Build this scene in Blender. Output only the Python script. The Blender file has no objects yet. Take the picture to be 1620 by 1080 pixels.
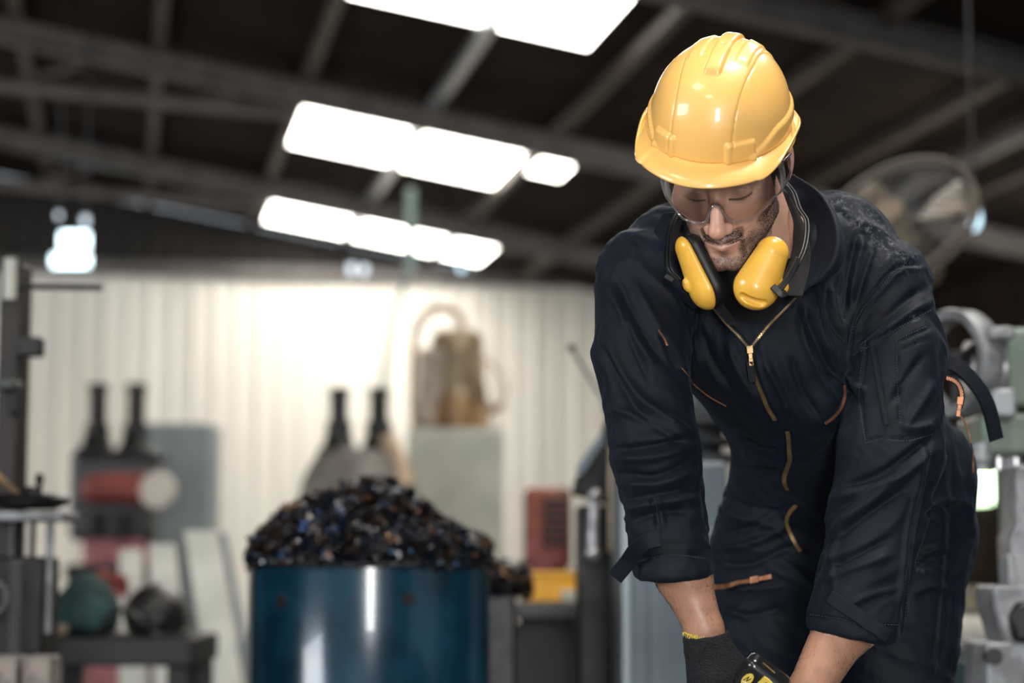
import bpy, math, random
import numpy as np
from mathutils import Vector, Matrix
from mathutils.bvhtree import BVHTree
rnd = random.Random(7)
SC = bpy.context.scene
COL = SC.collection
# ------------------------------------------------------------------ camera
FPX = 3150.0
YAW, PITCH = math.radians(11), math.atan(350/3150)
CAM = np.array([0.0, 0.0, 0.88])
FW = np.array([math.sin(YAW)*math.cos(PITCH), math.cos(YAW)*math.cos(PITCH), math.sin(PITCH)])
RT = np.array([math.cos(YAW), -math.sin(YAW), 0.0])
UP = np.cross(RT, FW)
cam = bpy.data.cameras.new('camera'); cam.sensor_width = 36; cam.lens = FPX*36/1620
cam.clip_end = 200
cam.dof.use_dof = True; cam.dof.focus_distance = 2.86; cam.dof.aperture_fstop = 2.3
cam_o = bpy.data.objects.new('camera', cam); COL.objects.link(cam_o)
cam_o.matrix_world = Matrix(((RT[0], UP[0], -FW[0], CAM[0]), (RT[1], UP[1], -FW[1], CAM[1]), (RT[2], UP[2], -FW[2], CAM[2]), (0, 0, 0, 1)))
SC.camera = cam_o
SC.view_settings.view_transform = 'Standard'; SC.view_settings.look = 'None'
SC.view_settings.exposure = 0.33; SC.view_settings.gamma = 1.0
SC.view_settings.use_curve_mapping = False
# ------------------------------------------------------------------ daylight outside the open front and side of the shed, plus added fill and key lamps
w = bpy.data.worlds.new('sky'); SC.world = w; w.use_nodes = True
bg = w.node_tree.nodes['Background']; bg.inputs[0].default_value = (0.80, 0.90, 1.0, 1); bg.inputs[1].default_value = 0.34
def area(name, loc, direction, sx, sy, power, color):
    l = bpy.data.lights.new(name, 'AREA'); l.shape = 'RECTANGLE'; l.size = sx; l.size_y = sy; l.energy = power; l.color = color
    o = bpy.data.objects.new(name, l); COL.objects.link(o); o.location = loc
    o.rotation_euler = Vector(direction).to_track_quat('-Z', 'Y').to_euler(); return o
area('wall_fill_left', (-6.8, 14.5, 2.2), (1, 0.75, 0.05), 7, 3.6, 340, (1, .98, .95))  # added area lamp that brightens the cream back wall; no doorway is built here
area('wall_fill_right', (7.6, 14.0, 2.0), (-1, 0.9, 0.05), 6, 3.0, 210, (1, .95, .86))  # second added lamp, evens out the light on the back wall
area('daylight_side_opening', (-5.2, 1.4, 2.9), (1, 0.22, -0.28), 2.4, 1.6, 150, (.92, .96, 1))
area('overhead_key', (1.6, 2.1, 4.3), (-0.1, 0.2, -1), 1.0, 0.5, 85, (1, .96, .9))  # added overhead key for the man and his cloth folds; no fitting hangs here
area('doorway_behind_viewer', (-0.35, -4.2, 1.35), (0.12, 1, 0.02), 0.9, 2.5, 250, (1, .98, .95))

# ------------------------------------------------------------------ helpers
def P(px, py, d):
    return CAM + FW*d + RT*((px-810)/FPX*d) + UP*((540-py)/FPX*d)
def PX(v):
    q = np.asarray(v, float)-CAM; z = q@FW
    return 810+FPX*(q@RT)/z, 540-FPX*(q@UP)/z, z
def tag(o, label=None, cat=None, group=None, kind=None):
    if label: o['label'] = label
    if cat: o['category'] = cat
    if group: o['group'] = group
    if kind: o['kind'] = kind
    return o
def empty(name, loc, rz=0.0, label=None, cat=None, group=None):
    o = bpy.data.objects.new(name, None); COL.objects.link(o); o.location = loc; o.rotation_euler = (0, 0, rz)
    o.empty_display_size = .1
    return tag(o, label, cat, group)
def link(name, me, parent=None, world=False):
    o = bpy.data.objects.new(name, me); COL.objects.link(o)
    if parent is not None:
        o.parent = parent
        if world:
            L = parent
            off = Vector((0, 0, 0))
            while L is not None:
                off += L.location; L = L.parent
            o.matrix_parent_inverse = Matrix.Translation(-off)
    return o
def mesh_np(name, V, F, m=None, smooth=True):
    me = bpy.data.meshes.new(name)
    V = np.asarray(V, np.float32)
    if isinstance(F, np.ndarray):
        n, k = F.shape
        me.vertices.add(len(V)); me.vertices.foreach_set('co', V.ravel())
        me.loops.add(n*k); me.loops.foreach_set('vertex_index', F.astype(np.int32).ravel())
        me.polygons.add(n); me.polygons.foreach_set('loop_start', (np.arange(n)*k).astype(np.int32))
        me.update(calc_edges=True)
    else:
        me.from_pydata(V.tolist(), [], F)
    me.polygons.foreach_set('use_smooth', [smooth]*len(me.polygons))
    if m: me.materials.append(m)
    me.validate(); me.update()
    return me
class MB:
    def __init__(s): s.v = []; s.f = []
    def add(s, v, f):
        n = len(s.v); s.v += [tuple(map(float, q)) for q in v]; s.f += [tuple(n+i for i in q) for q in f]; return s
    def box(s, c, size, rot=None):
        a, b, h = [q/2 for q in size]
        vs = [np.array((x, y, z)) for z in (-h, h) for y in (-b, b) for x in (-a, a)]
        if rot is not None:
            R = np.array(Matrix.Rotation(rot[0], 3, rot[1])); vs = [R@q for q in vs]
        return s.add([q+np.array(c) for q in vs], [(0, 2, 3, 1), (4, 5, 7, 6), (0, 1, 5, 4), (2, 6, 7, 3), (0, 4, 6, 2), (1, 3, 7, 5)])
    def tube(s, pts, r, n=10, closed=False, flat=None):
        pts = [np.array(q, float) for q in pts]; m = len(pts)
        rs = r if hasattr(r, '__len__') else [r]*m
        base = len(s.v); vs = []; up = None
        for i in range(m):
            a = pts[i-1] if (i > 0 or closed) else pts[i]; b = pts[(i+1) % m] if (i < m-1 or closed) else pts[i]
            t = b-a; t = t/(np.linalg.norm(t)+1e-12)
            if up is None:
                up = np.array((0, 0, 1.)) if abs(t[2]) < .9 else np.array((1., 0, 0))
            x = np.cross(up, t); x /= np.linalg.norm(x)+1e-12; y = np.cross(t, x); up = y
            for k in range(n):
                an = 2*math.pi*k/n
                vs.append(pts[i]+rs[i]*(math.cos(an)*x+math.sin(an)*y*(flat if flat else 1)))
        fs = []
        for i in range(m if closed else m-1):
            j = (i+1) % m
            for k in range(n):
                l = (k+1) % n; fs.append((i*n+k, i*n+l, j*n+l, j*n+k))
        if not closed: fs += [tuple(range(n))[::-1], tuple((m-1)*n+k for k in range(n))]
        return s.add(vs, fs)
    def cyl(s, a, b, r1, r2=None, n=24):
        return s.tube([a, b], [r1, r1 if r2 is None else r2], n)
    def lathe(s, prof, c=(0, 0, 0), axis='z', n=32):
        vs = []; fs = []; m = len(prof)
        for k in range(n):
            an = 2*math.pi*k/n
            for r, h in prof:
                q = (r*math.cos(an), r*math.sin(an), h)
                if axis == 'y': q = (q[0], q[2], q[1])
                if axis == 'x': q = (q[2], q[0], q[1])
                vs.append((q[0]+c[0], q[1]+c[1], q[2]+c[2]))
        for k in range(n):
            l = (k+1) % n
            for i in range(m-1): fs.append((k*m+i, l*m+i, l*m+i+1, k*m+i+1))
        return s.add(vs, fs)
    def ring(s, c, R, r, ax=(1, 0, 0), ay=(0, 0, 1), n=40, k=8):
        c = np.array(c); ax = np.array(ax, float); ay = np.array(ay, float)
        return s.tube([c+R*(math.cos(t)*ax+math.sin(t)*ay) for t in np.linspace(0, 2*math.pi, n, endpoint=False)], r, k, closed=True)
    def ball(s, c, r, n=16, sc=(1, 1, 1)):
        pr = [(max(1e-5, r*math.sin(t)), -r*math.cos(t)) for t in np.linspace(0, math.pi, n//2+1)]
        k0 = len(s.v); s.lathe(pr, (0, 0, 0), 'z', n)
        s.v[k0:] = [(v[0]*sc[0]+c[0], v[1]*sc[1]+c[1], v[2]*sc[2]+c[2]) for v in s.v[k0:]]; return s
    def build(s, name, m, parent=None, bevel=0, smooth=None, world=False, auto=True):
        me = bpy.data.meshes.new(name); me.from_pydata(s.v, [], s.f); me.materials.append(m)
        o = link(name, me, parent, world)
        sm = smooth if smooth is not None else True
        me.polygons.foreach_set('use_smooth', [sm]*len(me.polygons)); me.validate(); me.update()
        if sm and auto: me.set_sharp_from_angle(angle=math.radians(38))
        if bevel:
            b = o.modifiers.new('bevel', 'BEVEL'); b.width = bevel; b.segments = 2; b.limit_method = 'ANGLE'; b.angle_limit = math.radians(50)
        return o
# ------------------------------------------------------------------ materials
def mat(name, col, rough=.5, metal=0, var=0, scale=8, bump=0, bscale=60, col2=None, coat=0, sheen=0, spec=None, wear=None):
    m = bpy.data.materials.new(name); m.use_nodes = True; nt = m.node_tree; N = nt.nodes; L = nt.links
    b = N['Principled BSDF']; b.inputs['Roughness'].default_value = rough; b.inputs['Metallic'].default_value = metal
    b.inputs['Base Color'].default_value = (*col, 1)
    if coat: b.inputs['Coat Weight'].default_value = coat; b.inputs['Coat Roughness'].default_value = .04
    if sheen: b.inputs['Sheen Weight'].default_value = sheen; b.inputs['Sheen Roughness'].default_value = .5
    if spec is not None: b.inputs['Specular IOR Level'].default_value = spec
    tc = N.new('ShaderNodeTexCoord')
    if var or col2:
        n = N.new('ShaderNodeTexNoise'); n.inputs['Scale'].default_value = scale; n.inputs['Detail'].default_value = 6
        L.new(tc.outputs['Object'], n.inputs['Vector'])
        r = N.new('ShaderNodeValToRGB'); L.new(n.outputs[0], r.inputs[0])
        c2 = col2 or tuple(c*(1-var) for c in col); c1 = col if col2 else tuple(min(1, c*(1+var)) for c in col)
        r.color_ramp.elements[0].position = .38; r.color_ramp.elements[0].color = (*c2, 1)
        r.color_ramp.elements[1].position = .62; r.color_ramp.elements[1].color = (*c1, 1)
        L.new(r.outputs[0], b.inputs['Base Color'])
        if metal or coat:
            mr = N.new('ShaderNodeMapRange'); mr.inputs[3].default_value = rough*.7; mr.inputs[4].default_value = min(1, rough*1.4)
            L.new(n.outputs[0], mr.inputs[0]); L.new(mr.outputs[0], b.inputs['Roughness'])
    if bump:
        n2 = N.new('ShaderNodeTexNoise'); n2.inputs['Scale'].default_value = bscale; n2.inputs['Detail'].default_value = 4
        L.new(tc.outputs['Object'], n2.inputs['Vector'])
        bp = N.new('ShaderNodeBump'); bp.inputs['Strength'].default_value = bump; bp.inputs['Distance'].default_value = .002
        L.new(n2.outputs[0], bp.inputs['Height']); L.new(bp.outputs[0], b.inputs['Normal'])
    return m
def emis(name, col, strength):
    m = bpy.data.materials.new(name); m.use_nodes = True; b = m.node_tree.nodes['Principled BSDF']
    b.inputs['Base Color'].default_value = (*col, 1); b.inputs['Emission Color'].default_value = (*col, 1); b.inputs['Emission Strength'].default_value = strength
    return m
def clear(name, tint=(.96, .97, .97), ior=1.45, gloss=1.0):
    m = bpy.data.materials.new(name); m.use_nodes = True; nt = m.node_tree; N = nt.nodes; L = nt.links
    N.remove(N['Principled BSDF']); out = N['Material Output']
    t = N.new('ShaderNodeBsdfTransparent'); t.inputs[0].default_value = (*tint, 1)
    g = N.new('ShaderNodeBsdfGlossy'); g.inputs[0].default_value = (gloss, gloss, gloss, 1); g.inputs['Roughness'].default_value = .03
    fr = N.new('ShaderNodeFresnel'); fr.inputs[0].default_value = ior
    x = N.new('ShaderNodeMixShader'); L.new(fr.outputs[0], x.inputs[0]); L.new(t.outputs[0], x.inputs[1]); L.new(g.outputs[0], x.inputs[2]); L.new(x.outputs[0], out.inputs[0])
    return m
M = dict(
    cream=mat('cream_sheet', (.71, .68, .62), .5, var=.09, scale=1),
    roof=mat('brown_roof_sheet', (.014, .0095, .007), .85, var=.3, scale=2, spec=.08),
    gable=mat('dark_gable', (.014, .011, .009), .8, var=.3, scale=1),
    beam=mat('grey_beam', (.085, .077, .073), .6, var=.2, scale=5),
    purlin=mat('brown_purlin', (.048, .034, .026), .6, var=.2, scale=5),
    galv=mat('galvanised_purlin', (.30, .32, .34), .3, .7, var=.2, scale=9),
    floor=mat('concrete', (.07, .066, .062), .6, var=.25, scale=3, bump=.3, bscale=30),
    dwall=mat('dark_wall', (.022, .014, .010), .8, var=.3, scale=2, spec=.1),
    sky=emis('skylight_sheet', (1, .95, .86), 11),
    skyc=emis('daylight_pane', (.72, .92, 1), 5),
    green_day=emis('leafy_daylight', (.72, 1, .62), 5),
    black=mat('black_metal', (.007, .007, .008), .4, .2, var=.3, scale=14),
    dark=mat('dark_machine', (.016, .016, .018), .5, .2, var=.35, scale=10),
    dgrey=mat('dark_grey_paint', (.055, .058, .062), .45, .1, var=.2, scale=8),
    blue_grey=mat('blue_grey_paint', (.15, .185, .215), .38, .05, var=.14, scale=4),
    panel=mat('grey_blue_panel', (.20, .235, .245), .5, var=.1, scale=3),
    ggreen=mat('pale_green_grey', (.42, .43, .37), .5, var=.1, scale=4),
    mgreen=mat('machine_green', (.12, .165, .125), .4, var=.15, scale=6),
    steel=mat('worn_steel', (.55, .55, .57), .3, .85, var=.25, scale=25),
    steelp=mat('light_grey_iron', (.20, .208, .22), .42, .25, var=.35, scale=18),
    brown=mat('oily_brown_metal', (.22, .13, .06), .45, .3, var=.5, scale=7),
    brownw=mat('rust_tan_metal', (.42, .31, .21), .5, .1, var=.4, scale=9),
    red=mat('faded_red_paint', (.24, .055, .045), .5, var=.25, scale=7),
    rust=mat('rust_red', (.20, .055, .03), .6, var=.4, scale=9),
    pink=mat('dusty_pink_paint', (.35, .13, .14), .6, var=.3, scale=8),
    yellow=mat('yellow_crate', (.85, .42, .03), .5, var=.12, scale=8),
    teal=mat('teal_cloth', (.008, .036, .036), .8, var=.4, scale=9, bump=.4, bscale=20),
    tealp=mat('pale_teal', (.13, .19, .18), .5, var=.2, scale=9),
    blackcloth=mat('black_plastic_bag', (.015, .014, .014), .45, var=.3, scale=9, bump=.6, bscale=12),
    pale=mat('pale_sheet_metal', (.60, .60, .53), .4, .2, var=.12, scale=4),
    drum=mat('blue_drum_paint', (.003, .034, .060), .20, .1, var=.0, scale=7, col2=(.002, .016, .028), coat=.4),
    wood=mat('grey_wood', (.2, .17, .15), .7, var=.3, scale=20),
    fanrim=mat('dusty_fan_rim', (.085, .066, .054), .6), tan=mat('tan_plastic', (.15, .115, .08), .5, var=.15),
)
_nt = M['cream'].node_tree; _n = [n for n in _nt.nodes if n.bl_idname == 'ShaderNodeTexNoise'][0]; _mp = _nt.nodes.new('ShaderNodeMapping'); _mp.inputs['Scale'].default_value = (2.3, 2.3, .12)
_nt.links.new(_n.inputs['Vector'].links[0].from_socket, _mp.inputs[0]); _nt.links.new(_mp.outputs[0], _n.inputs['Vector'])
FACE = -YAW  # turn that makes a thing's local x run across the view
class Station:
    def __init__(s, name, px, d, label, cat, group=None, rz=FACE):
        g = P(px, 890, d); s.px = px; s.d = d; s.k = d/FPX
        s.root = empty(name, (g[0], g[1], 0), rz, label, cat, group)
    def X(s, px): return (px-s.px)*s.k
    def Z(s, py): return float(P(s.px, py, s.d)[2])
# ------------------------------------------------------------------ the building
RH, RS = 5.0, .17
def roofz(x): return RH-RS*x
XL, XR, YB, YF = -8.0, 8.2, 23.0, -5.0
def struct(o): o['kind'] = 'structure'; return o
struct(MB().box(((XL+XR)/2, (YB+YF)/2, -.1), (XR-XL+1, YB-YF+1, .2)).build('floor', M['floor'], smooth=False))
# corrugated back wall
def corr(name, m, p0, p1, z0, z1, pitch=.25, amp=.034, ztop=None):
    p0 = np.array(p0); p1 = np.array(p1); Lh = np.linalg.norm(p1-p0); t = (p1-p0)/Lh; nrm = np.array([-t[1], t[0]])
    prof = []; s = 0
    while s < Lh:
        for ds, h in ((0, 0), (.62, 0), (.70, 1), (.92, 1), (1.0, 0)):
            prof.append((min(Lh, s+ds*pitch), h*amp))
        s += pitch
    V = []; F = []
    for i, (s_, h) in enumerate(prof):
        q = p0+t*s_+nrm*h
        zt = ztop(q[0]) if ztop else z1
        V += [(q[0], q[1], z0), (q[0], q[1], zt)]
        if i: F.append((2*i-2, 2*i, 2*i+1, 2*i-1))
    o = link(name, mesh_np(name, V, F, m, False))
    sd = o.modifiers.new('thickness', 'SOLIDIFY'); sd.thickness = .003
    return struct(o)
corr('wall_back', M['cream'], (XR, YB), (XL, YB), 0, 4.17)
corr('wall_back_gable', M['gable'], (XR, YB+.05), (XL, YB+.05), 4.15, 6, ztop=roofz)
struct(MB().box(((XL+XR)/2, YB-.08, 4.22), (XR-XL, .14, .16)).build('trim_1', M['beam'], smooth=False, bevel=.01))
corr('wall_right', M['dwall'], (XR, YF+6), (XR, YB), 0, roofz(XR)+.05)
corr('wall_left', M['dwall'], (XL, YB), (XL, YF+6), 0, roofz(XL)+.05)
# ceiling sheets with openings kept for the skylight strips
SKY = [(12.0, 13.45, 1.42, 3.16), (16.75, 18.5, 1.45, 3.55), (20.95, 22.35, 1.5, 3.95), (7.9, 9.4, 1.4, 3.4), (3.8, 5.3, 2.5, 3.6), (-.3, 1.2, -3.2, -1.6), (-4.3, -2.8, -3.2, -1.6)]
def roof_patch(mb, x0, x1, y0, y1):
    mb.box(((x0+x1)/2, (y0+y1)/2, roofz((x0+x1)/2)+.05), ((x1-x0)*math.sqrt(1+RS*RS), y1-y0, .02), (math.atan(RS), 'Y'))
rb = MB()
ys = sorted(SKY)
prev = YF
for (y0, y1, x0, x1) in ys:
    roof_patch(rb, XL, XR, prev, y0); roof_patch(rb, XL, x0, y0, y1); roof_patch(rb, x1, XR, y0, y1); prev = y1
roof_patch(rb, XL, XR, prev, YB+.1)
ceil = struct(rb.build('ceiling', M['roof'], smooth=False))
n = 0
for i, (y0, y1, x0, x1) in enumerate(SKY):
    sm = MB(); roof_patch(sm, x0, x1, y0, y1)
    if 20 < y0 < 22: sm.v = [(a, b, c-.07) for a, b, c in sm.v]
    o = sm.build('window_%d' % (i+1), M['sky'], smooth=False); struct(o)
# the extra narrow lit strip beside the middle skylight
sm = MB(); roof_patch(sm, 3.5, 3.84, 16.95, 17.5)
for v in range(len(sm.v)): sm.v[v] = (sm.v[v][0], sm.v[v][1], sm.v[v][2]-.03)
struct(sm.build('window_8', M['sky'], smooth=False))
# rafters across the roof and purlins along it
for i, y in enumerate((3.6, 7.6, 11.35, 15.85, 20.15)):
    L_ = (XR-XL)*math.sqrt(1+RS*RS); xm = (XL+XR)/2
    mb = MB()
    mb.box((xm, y, roofz(xm)-.11), (L_, .03, .16), (math.atan(RS), 'Y'))
    mb.box((xm, y, roofz(xm)-.04), (L_, .16, .02), (math.atan(RS), 'Y')); mb.box((xm, y, roofz(xm)-.20), (L_, .14, .02), (math.atan(RS), 'Y'))
    o = mb.build('roof_rafter', M['beam'], ceil, smooth=False)
    if y > 12:
        mb = MB()   # lower chord that meets the rafter
        x0, x1 = -4.5, 1.3
        a = np.array((x0, y-.02, roofz(x0)-.95)); b = np.array((x1, y-.02, roofz(x1)-.30)); q = np.array((3.6, y-.02, roofz(3.6)-.30))
        mb.tube([a, b], .06, 8)
        for x in (-3.4, -2.2, -1.0, .2):
            t = (x-x0)/(x1-x0); pz = a[2]*(1-t)+b[2]*t
            mb.tube([(x, y, pz), (x+.6, y, roofz(x+.6)-.25)], .03, 6)
        mb.build('truss_chord', M['beam'], ceil)
for x in (-3.1, -2.0, -.9, .2, 1.38, 2.42, 3.45, 4.55, 5.6, 6.7):
    m = M['galv'] if x == 2.42 else M['purlin']
    MB().box((x, (YF+YB)/2, roofz(x)-.0), (.09, YB-YF, .10)).build('roof_purlin', m, ceil, smooth=False)
# ------------------------------------------------------------------ implicit-surface tools
def smin(a, b, k):
    h = np.clip(.5+.5*(b-a)/k, 0, 1); return b*(1-h)+a*h-k*h*(1-h)
def smax(a, b, k): return -smin(-a, -b, k)
def rcone(p, a, b, r1, r2):
    a = np.asarray(a, float); b = np.asarray(b, float); ba = b-a; l2 = ba@ba
    t = np.clip(((p-a)@ba)/l2, 0, 1)
    q = p-a-t[:, None]*ba
    return np.sqrt((q*q).sum(1))-(r1+(r2-r1)*t)
def ell(p, c, r):
    q = p-np.asarray(c); r = np.asarray(r, float)
    k0 = np.sqrt(((q/r)**2).sum(1)); k1 = np.sqrt(((q/(r*r))**2).sum(1))+1e-9
    return k0*(k0-1)/k1
def surf_nets(fn, lo, hi, vox, B=8):
    lo = np.array(lo, float); hi = np.array(hi, float)
    nb = np.ceil((hi-lo)/(vox*B)).astype(int); n = nb*B+1
    cen = np.stack(np.meshgrid(*[np.arange(k) for k in nb], indexing='ij'), -1).reshape(-1, 3)
    d = fn(lo+(cen+.5)*vox*B)
    act = cen[np.abs(d) < vox*B*1.25]
    D = np.full(n, 1.0, np.float32)
    off = np.stack(np.meshgrid(*[np.arange(B+1)]*3, indexing='ij'), -1).reshape(-1, 3)
    ch = max(1, 400000//len(off))
    allcell = []
    for i in range(0, len(act), ch):
        idx = (act[i:i+ch, None, :]*B+off[None]).reshape(-1, 3)
        D[idx[:, 0], idx[:, 1], idx[:, 2]] = fn(lo+idx*vox)
    o2 = np.stack(np.meshgrid(*[np.arange(B)]*3, indexing='ij'), -1).reshape(-1, 3)
    cells = (act[:, None, :]*B+o2[None]).reshape(-1, 3)
    cor = np.array([(x, y, z) for x in (0, 1) for y in (0, 1) for z in (0, 1)])
    cv = np.stack([D[cells[:, 0]+c[0], cells[:, 1]+c[1], cells[:, 2]+c[2]] for c in cor], 1)
    mix = (cv < 0).any(1) & (cv >= 0).any(1)
    cells = cells[mix]; cv = cv[mix]
    acc = np.zeros((len(cells), 3)); cnt = np.zeros(len(cells))
    for i in range(8):
        for j in range(i+1, 8):
            if abs(cor[i]-cor[j]).sum() != 1: continue
            a = cv[:, i]; b = cv[:, j]; s = (a < 0) != (b < 0)
            t = a/(a-b+1e-20)
            pt = cor[i]+(cor[j]-cor[i])*t[:, None]
            acc[s] += pt[s]; cnt[s] += 1
    V = lo+(cells+acc/cnt[:, None])*vox
    ids = np.full(n, -1, np.int32); ids[cells[:, 0], cells[:, 1], cells[:, 2]] = np.arange(len(cells))
    Fs = []
    for ax in range(3):
        e = np.eye(3, dtype=int)[ax]; u = np.eye(3, dtype=int)[(ax+1) % 3]; v = np.eye(3, dtype=int)[(ax+2) % 3]
        c = cells[(cells[:, (ax+1) % 3] > 0) & (cells[:, (ax+2) % 3] > 0)]
        a = D[c[:, 0], c[:, 1], c[:, 2]]; c2 = c+e; b = D[c2[:, 0], c2[:, 1], c2[:, 2]]
        s = (a < 0) != (b < 0); c = c[s]; flip = (a[s] < 0)
        g = lambda q: ids[q[:, 0], q[:, 1], q[:, 2]]
        q = np.stack([g(c-u-v), g(c-v), g(c), g(c-u)], 1)
        ok = (q >= 0).all(1); q = q[ok]; fl = flip[ok]
        q[~fl] = q[~fl][:, ::-1]
        Fs.append(q)
    return V, np.concatenate(Fs)
def vnormals(V, F):
    n = np.cross(V[F[:, 2]]-V[F[:, 0]], V[F[:, 3]]-V[F[:, 1]])
    N = np.zeros_like(V)
    for k in range(4): np.add.at(N, F[:, k], n)
    return N/(np.linalg.norm(N, axis=1)[:, None]+1e-12)
def smooth_v(V, F, it=2, lam=.5):
    E_ = np.concatenate([F[:, [0, 1]], F[:, [1, 2]], F[:, [2, 3]], F[:, [3, 0]]])
    for _ in range(it):
        S = np.zeros_like(V); c = np.zeros(len(V))
        for a, b in ((0, 1), (1, 0)):
            for k in range(3): S[:, k] += np.bincount(E_[:, a], V[E_[:, b], k], len(V))
            c += np.bincount(E_[:, a], minlength=len(V))
        V = V*(1-lam)+lam*S/c[:, None]
    return V
_rs = np.random.RandomState(5); _T = _rs.rand(64, 64, 64)
def noise3(p):
    i = np.floor(p).astype(int); f = p-i; f = f*f*(3-2*f); o = 0
    for a in (0, 1):
        for b in (0, 1):
            for c in (0, 1):
                wt = (f[:, 0] if a else 1-f[:, 0])*(f[:, 1] if b else 1-f[:, 1])*(f[:, 2] if c else 1-f[:, 2])
                o = o+wt*_T[(i[:, 0]+a) % 64, (i[:, 1]+b) % 64, (i[:, 2]+c) % 64]
    return o*2-1
def bvh_of(V, F): return BVHTree.FromPolygons([tuple(v) for v in V], F.tolist())
CAMV = Vector(CAM)
def visible(V, N, bvh):
    out = np.zeros(len(V), bool); tc = CAM-V; tc /= np.linalg.norm(tc, axis=1)[:, None]
    for i in np.nonzero((N*tc).sum(1) > .02)[0]:
        d = Vector(V[i])-CAMV; L = d.length
        h = bvh.ray_cast(CAMV, d/L, L-.006)
        out[i] = h[0] is None
    return out
def catmull(pts, step):
    pts = [np.array(p, float) for p in pts]
    if len(pts) == 2:
        n = max(2, int(np.linalg.norm(pts[1]-pts[0])/step)+1); return [pts[0]+(pts[1]-pts[0])*t for t in np.linspace(0, 1, n)]
    q = [2*pts[0]-pts[1]]+pts+[2*pts[-1]-pts[-2]]; o = []
    for i in range(1, len(q)-2):
        n = max(1, int(np.linalg.norm(q[i+1]-q[i])/step))
        for t in np.arange(n)/n:
            o.append(.5*(2*q[i]+(q[i+1]-q[i-1])*t+(2*q[i-1]-5*q[i]+4*q[i+1]-q[i+2])*t*t+(3*q[i]-q[i-1]-3*q[i+1]+q[i+2])*t**3))
    return o+[q[-2]]
def seg_dist(X, pl):
    # distance of 2-D points to a polyline, and parameter along it 0..1
    best = np.full(len(X), 1e9); par = np.zeros(len(X)); n = len(pl)-1
    for i in range(n):
        a = pl[i]; b = pl[i+1]; ab = b-a; t = np.clip(((X-a)@ab)/(ab@ab+1e-12), 0, 1)
        d = np.linalg.norm(X-a-t[:, None]*ab, axis=1); m = d < best
        best[m] = d[m]; par[m] = (i+t[m])/n
    return best, par
def strokes(V, N, vis, XY, lst):
    """push the cloth in or out along lines measured on the coverall: (points, half width mm, height mm)"""
    H = np.zeros(len(V))
    for pts, wd, h in lst:
        pl = np.array(catmull(pts, 12)); lo = pl.min(0)-3*wd; hi = pl.max(0)+3*wd
        m = np.nonzero(vis & (XY[:, 0] > lo[0]) & (XY[:, 0] < hi[0]) & (XY[:, 1] > lo[1]) & (XY[:, 1] < hi[1]))[0]
        if not len(m): continue
        d, t = seg_dist(XY[m], pl)
        taper = np.clip(t/.18, 0, 1)*np.clip((1-t)/.18, 0, 1)
        H[m] += h*.001*np.exp(-(d/wd)**2)*(.15+.85*taper)
    return H
def proj(bvh, px, py, off=.0, default=3.0):
    d = P(px, py, 1.0)-CAM; d /= np.linalg.norm(d)
    h = bvh.ray_cast(CAMV, Vector(d), 20)
    if h[0] is None: return P(px, py, default), -d
    n = np.array(h[1]); n = n if n@d < 0 else -n
    return np.array(h[0])+n*off-d*off*.3, n

# ------------------------------------------------------------------ the worker
HC = P(1149, 264, 2.86)                              # head centre
def frame(e, f, u):                                  # columns in (right, up, toward viewer)
    B = np.stack([RT, UP, -FW], 1)
    return B@np.stack([np.array(e, float), np.array(u, float), np.array(f, float)], 1)
def ortho(e, u):
    e = np.array(e, float); u = np.array(u, float); e /= np.linalg.norm(e); u -= e*(u@e); u /= np.linalg.norm(u); return e, np.cross(e, u), u
HM = frame(*ortho((.955, .02, .30), (-.13, .865, .49)))      # head: x his left, y up, z forward
def hw(v): return HC+np.asarray(v, float)@HM.T
def hl(p): return (p-HC)@HM

def head_sdf(q):
    x, y, z = q.T; s = q.copy(); s[:, 0] = np.abs(x)
    d = ell(q, (0, .030, -.012), (.077, .090, .097))
    d = smin(d, ell(q, (0, -.030, .028), (.063, .080, .062)), .03)
    d = smin(d, rcone(s, (.050, -.066, .006), (.018, -.106, .066), .019, .019), .022)
    d = smin(d, ell(s, (.008, -.111, .079), (.017, .014, .016)), .016)
    d = smin(d, ell(s, (.052, -.024, .050), (.020, .017, .022)), .022)
    d = smin(d, rcone(s, (.006, .018, .080), (.046, .020, .060), .011, .009), .014)
    d = smax(d, -ell(s, (.031, -.001, .098), (.019, .013, .014)), .014)
    d = smin(d, ell(s, (.032, -.001, .0725), (.0165, .0135, .0135)), .004)       # eyeball under the lids
    d = smin(d, ell(q, (0, -.076, .076), (.030, .024, .021)), .014)                # muzzle
    d = smin(d, rcone(q, (0, .006, .0865), (0, -.040, .1085), .0080, .0100), .010)   # nose
    d = smin(d, ell(q, (0, -.0465, .1125), (.0128, .0112, .0128)), .007)
    d = smin(d, ell(s, (.0135, -.0480, .1000), (.0088, .0082, .0120)), .005)
    d = smax(d, -ell(s, (.0068, -.0580, .1060), (.0042, .0035, .0065)), .003)
    d = smax(d, -rcone(q, (0, -.058, .103), (0, -.067, .102), .0020, .0028), .004)  # philtrum
    d = smin(d, rcone(s, (0, -.0700, .0950), (.022, -.0725, .0850), .0034, .0024), .004)
    d = smin(d, rcone(s, (0, -.0815, .0950), (.022, -.0765, .0850), .0058, .0032), .004)
    d = smax(d, -rcone(s, (0, -.0755, .1010), (.0335, -.0700, .0800), .0017, .0026), .0022)
    d = smax(d, -ell(s, (0, -.0965, .1020), (.018, .005, .010)), .010)
    # ears
    ea = np.stack([s[:, 0]-.085-.25*(-.005-z), y-.002+.2*z, z+.010], 1)
    er = ell(ea, (0, 0, 0), (.0075, .031, .019))
    er = smax(er, -ell(ea, (.0075, .004, .002), (.0055, .019, .010)), .004)
    er = smin(er, ell(ea, (-.003, -.024, .004), (.006, .010, .008)), .005)
    d = smin(d, er, .007)
    return d
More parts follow.
